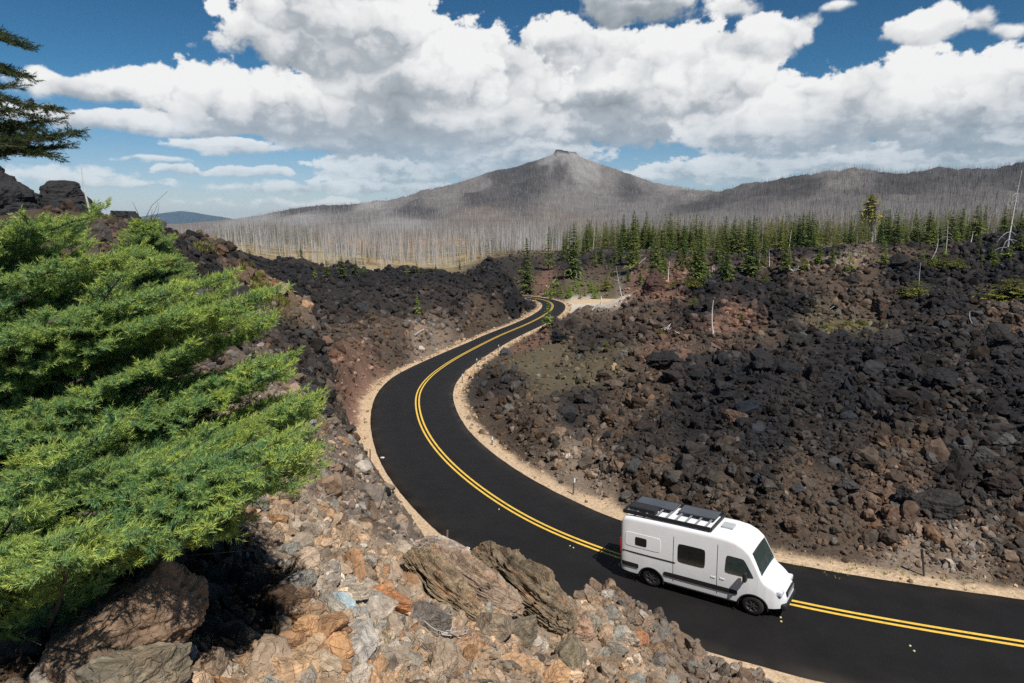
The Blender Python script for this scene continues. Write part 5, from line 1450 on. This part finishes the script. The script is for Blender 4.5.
def boulders():
    B = [ # right slope and field: px, py, width, colour, label
        (935, 512, 52, (.060, .055, .052), 'largest dark boulder with undercut lower edge, low on the slope near the right end'),
        (905, 503, 34, (.050, .046, .044), 'dark boulder touching the left end of the big undercut boulder'),
        (845, 490, 30, (.075, .070, .066), 'grey boulder with dark left face on the slope right of the van'),
        (1000, 490, 34, (.050, .038, .034), 'reddish dark ledge rock near the right edge above the undercut boulder'),
        (985, 462, 34, (.085, .080, .076), 'rounded grey boulder below the right rim of the slope'),
        (1003, 445, 26, (.12, .115, .11), 'light grey boulder high near the right edge'),
        (790, 527, 26, (.15, .105, .075), 'tan angular boulder on the bank just above the van roof'),
        (675, 482, 26, (.115, .095, .078), 'brown boulder with black shadow side above the roof rack'),
        (692, 500, 20, (.10, .090, .08), 'grey boulder tucked just behind the roof rack'),
        (733, 475, 22, (.085, .075, .068), 'left one of three rounded boulders in a row on the slope above the van'),
        (745, 473, 20, (.080, .074, .068), 'middle one of three rounded boulders in a row on the slope above the van'),
        (758, 471, 20, (.11, .085, .07), 'right one of three rounded boulders in a row on the slope above the van'),
        (770, 490, 22, (.10, .085, .072), 'brown boulder below the row of three on the slope'),
        (798, 492, 22, (.080, .076, .072), 'grey boulder right of the brown one under the row of three'),
        (735, 424, 34, (.14, .095, .07), 'broad brown slab boulder high on the slope above the van'),
        (665, 424, 24, (.050, .046, .044), 'black pointed boulder high on the slope left of the broad brown slab'),
        (640, 384, 20, (.085, .066, .052), 'brown boulder on the dusty flat inside the bend'),
        (605, 379, 22, (.095, .062, .048), 'reddish boulder at the rim of the dusty flat inside the bend'),
        (505, 355, 18, (.085, .085, .09), 'grey boulder at the tip of the lava beside the far roadside post'),
        (520, 377, 14, (.12, .09, .065), 'tan boulder at the road side inside the bend'),
        (760, 364, 40, (.034, .032, .032), 'black lava hump in the middle of the dark field'),
        (665, 368, 40, (.032, .031, .031), 'black lava hump left of the other one in the middle of the field'),
        (940, 385, 46, (.030, .030, .031), 'black lava block with deep shadow at the right of the field'),
        (885, 345, 40, (.050, .046, .044), 'grey topped lava block in the upper right field'),
        (1000, 350, 40, (.045, .040, .038), 'dark lava block near the right edge of the field'),
        (880, 313, 32, (.105, .070, .055), 'brown ledge boulder right of the middle of the field'),
        (850, 285, 22, (.040, .036, .036), 'black lava knob near the round dark bush'),
        (898, 266, 26, (.034, .031, .031), 'black lava knob below the lone yellow pine, to its right'),
        (560, 342, 22, (.040, .040, .042), 'dark lava boulder at the inside of the last bend'),
                (585, 468, 22, (.14, .11, .085), 'tan boulder on the slope inside the bend'),
        (620, 465, 22, (.11, .088, .07), 'brown boulder on the slope left of the roof rack'),
        # left slope
        (320, 383, 14, (.10, .085, .072), 'tan boulder on the dark slope left of the bend'),
        (310, 396, 26, (.060, .056, .058), 'bluish black boulder on the slope between the conifer and the bend'),
        (324, 416, 22, (.055, .052, .054), 'bluish black boulder below the other one left of the bend'),
        (333, 375, 20, (.075, .068, .062), 'grey boulder at the top of the cutting left of the bend'),
        (312, 368, 18, (.055, .050, .048), 'dark boulder above the bluish pair left of the bend'),
        (163.5, 223, 7, (.45, .45, .46), 'pale grey boulder on the ridge crest right of the black crags'),
        (128, 219, 28, (.036, .034, .034), 'flat black boulder on the ridge crest next to the larger crag'),
    ]
    for px, py, w, c, lab in B:
        boulder(px, py, w * .80, np.array(c) * .68, lab, sink=.22, rough=.2, cuts=15, group='single boulders standing out of the rubble')
    # the rocks under the conifer and in front
    boulder(150, 612, 165, (.215, .145, .095), 'big brown and orange boulder in the shade under the large conifer', sink=.5, rz=.5, flat=(1, .85, .80), rough=.2, sub=5, cuts=18, at=P(150, 616, 2.95))
    boulder(128, 672, 110, (.20, .165, .115), 'mossy grey boulder at the bottom edge in front of the brown one', sink=.5, rz=.2, flat=(1, .8, .8), rough=.2, sub=5, cuts=18, at=P(128, 684, 2.6))
    boulder(290, 672, 95, (.42, .28, .165), 'orange and cream boulder at the bottom edge right of the shade', sink=.5, rz=.6, flat=(1, .8, .5), rough=.16, sub=5, cuts=18)
    boulder(352, 652, 62, (.40, .36, .31), 'pale rounded stone right of the orange and cream boulder', sink=.35, flat=(1, .75, .55), rough=.07)
    boulder(375, 612, 62, (.34, .29, .235), 'cream stone with a flat top above the pale rounded one', sink=.32, flat=(1, .75, .5), rough=.08)
    boulder(390, 605, 40, (.40, .185, .085), 'bright orange stone leaning on the cream stone', sink=.3, flat=(1, .8, .55))
    boulder(345, 592, 46, (.38, .32, .25), 'pale wedge stone at the edge of the shade', sink=.32, flat=(1, .7, .45))
    boulder(497, 640, 44, (.23, .18, .13), 'rounded tan boulder just below the long split slabs', sink=.25)
    boulder(523, 642, 40, (.185, .15, .105), 'upright brown boulder below the long split slabs', sink=.2, flat=(.8, .8, 1.1))
    boulder(535, 648, 34, (.42, .36, .29), 'whitish stone beside the upright brown boulder', sink=.25)
    boulder(570, 668, 40, (.20, .165, .11), 'tan boulder under the end of the slabs at the bottom', sink=.25, flat=(.85, .8, 1.0))
    boulder(465, 650, 40, (.36, .215, .125), 'orange stone between the dead twigs and the tan boulder', sink=.25)
    boulder(628, 642, 26, (.42, .36, .29), 'whitish stone on the rubble mound by the road', sink=.3)
    boulder(605, 610, 20, (.26, .18, .12), 'tan stone on top of the rubble mound by the road', sink=.3)
    boulder(640, 640, 22, (.34, .17, .09), 'orange stone on the rubble mound by the road', sink=.3)
    boulder(660, 662, 26, (.16, .14, .12), 'grey stone low on the rubble mound by the road', sink=.3)
    boulder(430, 625, 34, (.15, .13, .11), 'small grey stone left of the dead twigs', sink=.3)
    boulder(340, 520, 30, (.20, .15, .115), 'brown flat stone on the dirt slope right of the large conifer', sink=.35)
    boulder(372, 500, 34, (.17, .14, .115), 'grey brown stone on the dirt slope above the flat one', sink=.35)
    # long split slabs
    up = np.array([0, 0, .12])
    for (p0, p1, w), th, col, lab, roll, sd, tp in zip(SLABS, (.26, .18, .42, .20, .15), ((.24, .18, .115), (.29, .215, .155), (.175, .135, .09), (.32, .215, .15), (.36, .30, .25)),
            ('lowest of the long split slabs, tan with rounded ribs', 'flat rusty slab lying between the two ribbed ones', 'thickest of the long split slabs, brown with a dark hollow', 'short rusty slab at the lower end of the thick one', 'pale pinkish slab along the top of the split slabs'),
            (.35, .5, .45, .4, .3), (3, 5, 8, 11, 14), (.5, .5, .65, .5, .5)):
        slab(p0 + up, p1 + up, w, th, col, lab, roll, sd, taper=tp)
    # black crags on the ridge
    def crag(name, x0, x1, ybase, ytop, D, label, seed, profile, col=(.030, .029, .030)):
        rng = np.random.default_rng(seed); n = 120; m = 70
        a = np.linspace(0, 2 * pi, n, endpoint=False); h = np.linspace(0, 1, m)
        A, H = np.meshgrid(a, h); cx = (x0 + x1) / 2; hw_ = (x1 - x0) / 2
        lo = np.interp(H, [p[0] for p in profile], [p[1] for p in profile]); hi = np.interp(H, [p[0] for p in profile], [p[2] for p in profile])
        mid = (lo + hi) / 2; wid = (hi - lo) / 2
        b0 = P(cx, ybase, D); t0 = P(cx, ytop, D); sc = hw_ * D / FPX
        X = b0[0] + (mid + wid * np.cos(A) * 1.02) * sc; Y = b0[1] + wid * np.sin(A) * sc * 1.1 + .0 * A; Z = b0[2] + (t0[2] - b0[2]) * H
        v = np.stack([X, Y, Z], -1).reshape(-1, 3)
        k = n3(v, 1.1 / sc, seed, 6) * .34 * sc + n3(v, 2.4 / sc, seed + 5, 4, True) * .12 * sc
        nrm = np.stack([np.cos(A), np.sin(A), .2 + 0 * A], -1).reshape(-1, 3); v = v + nrm * k[:, None]
        v = np.concatenate([v, [[X[-1].mean(), Y[-1].mean(), Z[-1].mean()]]])
        f = grid_faces(m, n, wrap=True); tri = np.concatenate([f[:, [0, 1, 2]], f[:, [0, 2, 3]], np.stack([(m - 1) * n + np.arange(n), (m - 1) * n + (np.arange(n) + 1) % n, np.full(n, m * n)], -1)])
        c = np.array(col)[None] * (1 + .5 * n3(v, 2.0 / sc, seed + 7, 4))[:, None]
        o = new_mesh(name, v, tri, LAVA_MAT, np.clip(c, .012, .2)); tag(o, label, 'crag')
        o['group'] = 'black crags on the ridge'
    crag('lava_crag', 32, 112, 238, 181, 26.0, 'black trapezoid lava crag with a notched top on the left ridge', 61, [(0, -1.0, 1.05), (.2, -.92, .92), (.45, -.72, .66), (.7, -.56, .48), (.85, -.52, .32), (.93, -.44, .24), (1, -.36, -.06)])
    crag('lava_crag', -50, 42, 238, 160, 24.0, 'craggy black lava outcrop at the left edge under the dark branches', 62, [(0, -1, 1.0), (.3, -.95, .86), (.55, -.9, .72), (.75, -.8, .45), (.9, -.6, .30), (1, -.4, -.1)])
    crag('lava_crag', 112, 142, 228, 211, 28.0, 'low blocky black crag right of the trapezoid one', 63, [(0, -1, 1.0), (.5, -.9, .85), (1, -.75, .6)])
    crag('lava_crag', 640, 668, 299, 268, 140.0, 'red brown lava knob beside the grey forked dead tree', 64, [(0, -1, 1.0), (.4, -.8, .8), (.75, -.5, .55), (1, -.2, .2)], (.075, .042, .034))
boulders()

# ------------------------------------------------------------------ roadside posts and pavement tabs
def details():
    post_m = make_mat('weathered_post', base=(.15, .125, .10), rough=.85, var=.3, vscale=10)
    refl_m = make_mat('white_reflector', base=(.75, .76, .78), rough=.3, spec=.5)
    dark_m = make_mat('dark_steel', base=(.05, .048, .045), rough=.6, metal=.4)
    tab_m = make_mat('yellow_tab', base=(.70, .62, .35), rough=.5)
    def snap(px, py, side, out=.55):
        """on the shoulder beside the road, nearest the pixel"""
        hl, hr = widths(FINE); t = np.gradient(FINE, axis=0); n = np.stack([-t[:, 1], t[:, 0], 0 * t[:, 0]], -1) / np.hypot(t[:, 0], t[:, 1])[:, None]
        q = FINE + n * (hl + out)[:, None] if side > 0 else FINE - n * (hr + out)[:, None]
        D = q[:, 1] * cos(PITCH) - (q[:, 2] - CZ) * sin(PITCH); X = 512 + FPX * q[:, 0] / D; Y = 341.5 - FPX * (q[:, 1] * sin(PITCH) + (q[:, 2] - CZ) * cos(PITCH)) / D
        return q[np.hypot(X - px, Y - py).argmin()], t[np.hypot(X - px, Y - py).argmin()]
    for px, py, side, hgt, kind, label in [
        (448, 547, 1, .95, 'wood', 'thin weathered post on the near shoulder above the split slabs'),
        (372, 459, 1, .75, 'wood', 'short grey post on the outer shoulder of the bend'),
        (491, 444, -1, .55, 'white', 'stubby post with a pale cap on the inner shoulder, nearest the bend middle'),
        (574, 492, -1, .85, 'white', 'post with a white top on the inner shoulder left of the van'),
        (463, 383, -1, .9, 'white', 'slim white topped post where the inner shoulder is narrowest'),
        (477, 366, -1, .9, 'white', 'slim pale post on the inner shoulder beyond the narrowest point'),
        (498, 350, -1, .8, 'white', 'farthest slim post on the inner shoulder'),
        (924, 575, -1, 1.0, 'steel', 'dark leaning post with a flat plate on the far shoulder right of the van')]:
        q, t = snap(px, py, side, .85 if kind == 'steel' else .55)
        z = float(hz(q[0], q[1])); yaw = math.atan2(t[1], t[0])
        root = empty('roadside_post', (q[0], q[1], z), yaw)
        b = box(0, 0, hgt * .5 - .08, .055, .075, hgt + .16, .008)
        adopt(new_mesh('post', b[0], b[1], dark_m if kind == 'steel' else post_m), root)
        if kind == 'white':
            w = box(.0, 0, hgt - .10, .066, .086, .20, .006); adopt(new_mesh('reflector', w[0], w[1], refl_m), root)
        elif kind == 'steel':
            w = box(.036, 0, hgt - .20, .014, .16, .36, .004); adopt(new_mesh('plate', w[0], w[1], dark_m), root)
        else:
            w = box(.030, 0, hgt - .10, .012, .05, .12, .003); adopt(new_mesh('reflector', w[0], w[1], dark_m), root)
        root.rotation_euler = (R(2), R(-3) if kind != 'steel' else R(8), yaw)
        tag(root, label, 'roadside post', 'posts along the road shoulders')
    def on_road(px, py):
        D = pix_dir(np.float64(px), np.float64(py)); z = 0
        for _ in range(6):
            k = (z - CZ) / D[2]; p = D * k; i = ((FINE[:, :2] - p[:2]) ** 2).sum(1).argmin(); z = FINE[i, 2] - .012
        return np.array([p[0], p[1], z])
    for px, py, label in [(499, 509.6, 'yellow tab on the asphalt below the lines in the bend'), (570, 546.4, 'left tab of the pair just below the lines left of the van'), (573.4, 548.2, 'right tab of the pair just below the lines left of the van'),
            (654.5, 586.5, 'single yellow tab on the asphalt under the side of the van'), (780.6, 618, 'upper tab of the pair in front of the van'), (781.2, 622, 'lower tab of the pair in front of the van'), (910, 646.4, 'upper tab of the pair far right on the near lane'), (914, 651.6, 'lower tab of the pair far right on the near lane')]:
        p = on_road(px, py)
        v, f = box(0, 0, .015, .06, .045, .045, .005)
        o = new_mesh('pavement_tab', v, f, tab_m); o.location = p; o.rotation_euler = (0, 0, RNG.uniform(0, 3)); tag(o, label, 'pavement tab', 'yellow tabs on the asphalt')
    for px, py, label in [(467, 549, 'small white ring of litter on the asphalt by the near shoulder'), (382.5, 458, 'small white scrap on the asphalt at the outer edge of the bend')]:
        p = on_road(px, py); a = np.linspace(0, 2 * pi, 15)
        v, f = tube(np.stack([.11 * np.cos(a), .08 * np.sin(a), .03 + 0 * a], -1), .02, 5, cap=False)
        o = new_mesh('litter', v, f, refl_m); o.location = p; tag(o, label, 'litter')

    # ---------------------------------------------------------------- dead trees and wood that stand out
    def dead_tree(base_px, base_py, top_px, top_py, r, label, nbr=10, blen=.22, droop=.3, seed=0, low=.2, bend=.03, hook=False, col=(.50, .48, .46), D=None, branch_w=.30):
        rng = np.random.default_rng(seed)
        b = on_ground(base_px, base_py) if D is None else P(base_px, base_py, D)
        d = b[1] * cos(PITCH) - (b[2] - CZ) * sin(PITCH)
        tp = P(top_px, top_py, d); L = np.linalg.norm(tp - b)
        s = np.linspace(-.04, 1, 12)[:, None]
        ax = b + (tp - b) * s + np.array([rng.normal(), rng.normal(), 0]) * bend * L * np.sin(s * pi)
        if hook:
            ax = np.concatenate([ax, [ax[-1] + [.10 * L, 0, .06 * L], ax[-1] + [.30 * L, .05 * L, .05 * L]]])
        root = empty('dead_tree', tuple(b))
        v, f = tube(ax - b, r * (1 - .85 * np.linspace(0, 1, len(ax))), 7)
        c = np.broadcast_to(np.array(col), (len(v), 3)) * (1 + .25 * fbm(v[:, 0] * 3, v[:, 2] * 1.2, 3, .5, seed))[:, None]
        adopt(new_mesh('trunk', v, f, SNAG_MAT, c, smooth=True), root)
        for k in range(nbr):
            q = low + (1 - low) * rng.random(); i = min(int((q + .04) / 1.04 * 11), 10); p = ax[i]
            a = rng.uniform(0, 2 * pi); l = blen * L * (1.15 - q) * rng.uniform(.5, 1.2)
            e = np.array([cos(a), .6 * sin(a), 0]) * l; u = np.linspace(0, 1, 5)[:, None]
            pts = p + e * u + np.array([0, 0, 1]) * l * (.15 * u - droop * u * u * rng.uniform(.6, 1.6)) + rng.normal(size=3) * .06 * l * u
            rr_ = r * branch_w * (1.1 - q * .5); v, f = tube(pts - b, np.linspace(rr_, rr_ * .35, 5), 4)
            adopt(new_mesh('branch', v, f, SNAG_MAT, np.broadcast_to(np.array(col) * rng.uniform(.8, 1.05), (len(v), 3))), root)
        tag(root, label, 'dead tree', 'dead trees on the lava')
    dead_tree(1007, 252, 1022, 170, .16, 'tallest leaning dead tree with tangled roots like branches low down, at the right edge', 26, .22, .5, 1, low=.03)
    dead_tree(945.5, 254, 948, 221, .11, 'dead tree with long drooping side branches on the lava crest', 16, .55, .45, 2, low=.30)
    dead_tree(928.5, 264, 938, 234, .09, 'leaning bare dead tree left of the drooping branched one', 5, .25, .2, 3, low=.5)
    dead_tree(919, 285, 921, 262, .05, 'thin grey dead stem above the dark round bush', 3, .2, .1, 4)
    dead_tree(787, 268, 791.5, 230, .11, 'clean leaning pale snag without branches on the lava crest', 2, .1, 0, 5, low=.7)
    dead_tree(769.3, 268, 769, 250, .11, 'short white snag with a hooked broken top', 1, .1, 0, 6, low=.6, hook=True)
    dead_tree(759, 266, 761, 254, .06, 'thin short bent snag left of the hooked white one', 2, .3, -.2, 7, bend=.12)
    dead_tree(713.5, 337, 713.5, 300, .12, 'pale standing stump alone in the rubble field', 5, .12, -.1, 8, low=.75)
    dead_tree(855.5, 318, 854, 304, .05, 'tiny dark dead stem above the yellowish scrub patch', 2, .2, 0, 9, col=(.22, .20, .19))
    dead_tree(973, 325, 970, 311, .05, 'little curved pale dead stem in the black rubble at right', 1, .2, 0, 10, bend=.18)
    dead_tree(622, 298, 616, 266, .17, 'grey forked dead tree leaning over the pull-out end', 8, .42, -.25, 11, low=.35, bend=.06, branch_w=.42, col=(.34, .33, .32))
    dead_tree(668, 283, 669.5, 261, .16, 'pale bare snag between the broad conifer and the big dark one', 3, .15, .1, 12, low=.5)
    dead_tree(601, 305, 601, 296, .30, 'thick pale broken stump at the end of the pull-out', 1, .15, 0, 13, low=.7)
    dead_tree(576, 280, 576, 264, .22, 'pale bare trunk under the tallest conifer', 2, .1, 0, 14)
    dead_tree(719, 246, 720, 237, .10, 'distant small pale snag on the crest above the pink roots', 1, .1, 0, 15)
    dead_tree(808, 241, 808, 231, .10, 'distant small pale snag right of the clean leaning one', 1, .1, 0, 16)
    dead_tree(971, 242, 973, 231, .10, 'small pale snag on the crest between the two skyline conifers and scrub', 3, .2, .2, 17)
    dead_tree(93, 221, 81, 164, .055, 'thin leaning bare pole rising above the trapezoid crag', 3, .06, .2, 18, low=.3, D=24.6, col=(.44, .43, .42))
    # root masses, fallen wood
    def wood_pile(px, py, wpx, n, label, seed, name='driftwood', col=(.50, .47, .44), r=.012, up=.5, cat='driftwood'):
        rng = np.random.default_rng(seed); b = on_ground(px, py); d = b[1] * cos(PITCH) - (b[2] - CZ) * sin(PITCH); s = wpx * d / FPX * .5
        root = empty(name, tuple(b))
        for k in range(n):
            a = rng.uniform(0, 2 * pi); e = np.array([cos(a), sin(a) * .7, abs(rng.normal()) * up]); e *= s / np.linalg.norm(e) * rng.uniform(.5, 1.15)
            u = np.linspace(0, 1, 6)[:, None]; st = rng.normal(size=3) * .12 * s; st[2] = abs(st[2]) * .5 + .02 * s
            pts = st + e * u + rng.normal(size=3) * .18 * s * np.sin(u * pi)
            rr_ = max(r * rng.uniform(.6, 1.3), .0009 * d); v, f = tube(pts, np.linspace(rr_, rr_ * .4, 6), 5)
            adopt(new_mesh('branch', v, f, SNAG_MAT, np.broadcast_to(np.array(col) * rng.uniform(.75, 1.1), (len(v), 3)), smooth=True), root)
        tag(root, label, cat)
    wood_pile(793, 271, 15, 9, 'star shaped white root mass on the lava below the leaning snag', 1, r=.06, up=.7)
    wood_pile(711, 273, 13, 12, 'pinkish grey root mass standing beside the big dark conifer', 2, col=(.46, .36, .32), r=.09, up=1.6)
    wood_pile(668, 330, 14, 9, 'white dead shrub with tangled stems in the rubble field', 3, name='dead_shrub', r=.05, up=.6, cat='dead shrub')
    wood_pile(680, 333, 8, 5, 'small white dead twigs right of the white dead shrub', 4, name='dead_shrub', r=.04, up=.4, cat='dead shrub')
    wood_pile(437, 634, 62, 22, 'curved bleached dead twigs lying on the near stones', 5, name='dead_twigs', r=.006, up=.25, cat='twigs')
    wood_pile(90, 620, 60, 14, 'dry grey twigs in the deep shade left of the brown boulder', 6, name='dead_twigs', r=.004, up=.4, cat='twigs', col=(.30, .27, .23))
    wood_pile(322, 500, 34, 6, 'dry twigs on the dirt slope right of the large conifer', 7, name='dead_twigs', r=.006, up=.2, cat='twigs', col=(.36, .33, .29))
    def log(p0, p1, r, label, lift=.1):
        a = on_ground(*p0); b = on_ground(*p1); d = a[1] * cos(PITCH) - (a[2] - CZ) * sin(PITCH)
        b = P(p1[0], p1[1], d); s = np.linspace(0, 1, 7)[:, None]
        pts = (b - a) * s + np.array([0, 0, lift]) + RNG.normal(size=3) * .04 * np.sin(s * pi)
        v, f = tube(pts, np.linspace(r, r * .6, 7), 7); o = new_mesh('fallen_log', v, f, SNAG_MAT, np.broadcast_to(np.array([.38, .365, .35]), (len(v), 3)), smooth=True)
        o.location = a; tag(o, label, 'fallen log', 'fallen logs on the lava')
    log((415, 336), (424, 330), .16, 'short white log on the left lava field near the road')
    log((592, 311), (599, 304), .18, 'pale log leaning by the thick broken stump')
    log((638, 265), (646, 258), .12, 'pale log lying up the rise behind the red lava knob')
    log((993, 313), (1024, 316), .05, 'thin pale log at the right edge of the lava')
    log((830, 310), (836, 306), .04, 'short pale stick in the rubble right of the middle')
    log((548, 288), (556, 279), .14, 'fallen trunk on the red bank behind the far bend')
    # dry grass tufts and moss
    moss_m = make_mat('yellow_moss', base=(.215, .20, .045), rough=.95, var=.4, vscale=6)
    def tufts(name, label, centres, n, hgt, seed, c1=(.19, .20, .045), c2=(.33, .29, .09), spread=1.0):
        rng = np.random.default_rng(seed); V = []; C = []
        for px, py, rpx in centres:
            for _ in range(n):
                q = on_ground(px + rng.normal() * rpx * spread, py + rng.normal() * rpx * .4)
                if np.isnan(q[0]): continue
                for b in range(7):
                    a = rng.uniform(0, 6.28); h = hgt * rng.uniform(.5, 1.2); w = hgt * .10
                    e = np.array([cos(a), sin(a), 0]); s_ = np.array([-sin(a), cos(a), 0])
                    p = q + e * hgt * .3 * rng.random(); m = rng.random(); c = np.array(c1) * (1 - m) + np.array(c2) * m
                    V += [p - s_ * w - [0, 0, .02], p + s_ * w - [0, 0, .02], p + e * h * .6 + [0, 0, h]]; C += [c, c, c]
        o = new_mesh(name, np.array(V), np.arange(len(V)).reshape(-1, 3), NEEDLE_MAT, np.array(C)); tag(o, label, kind='stuff')
    tufts('moss', 'yellow green moss and scrub on the left spur', [(262, 288, 5), (270, 296, 6), (255, 278, 4), (278, 303, 4), (247, 268, 3), (205, 250, 5)], 130, .26, 1)
    tufts('grass', 'dry yellow tufts on the dusty flat and by the far shoulder', [(520, 355, 8), (540, 362, 12), (525, 372, 8), (505, 320, 6), (490, 324, 8), (840, 568, 18), (900, 572, 14), (965, 578, 12)], 16, .14, 2)
    tufts('grass', 'straw coloured dry grass on the near hillside', [(330, 660, 26), (300, 640, 16), (380, 640, 20), (345, 560, 14), (420, 660, 20), (180, 650, 22)], 26, .045, 3, (.34, .25, .10), (.48, .38, .18))
details()
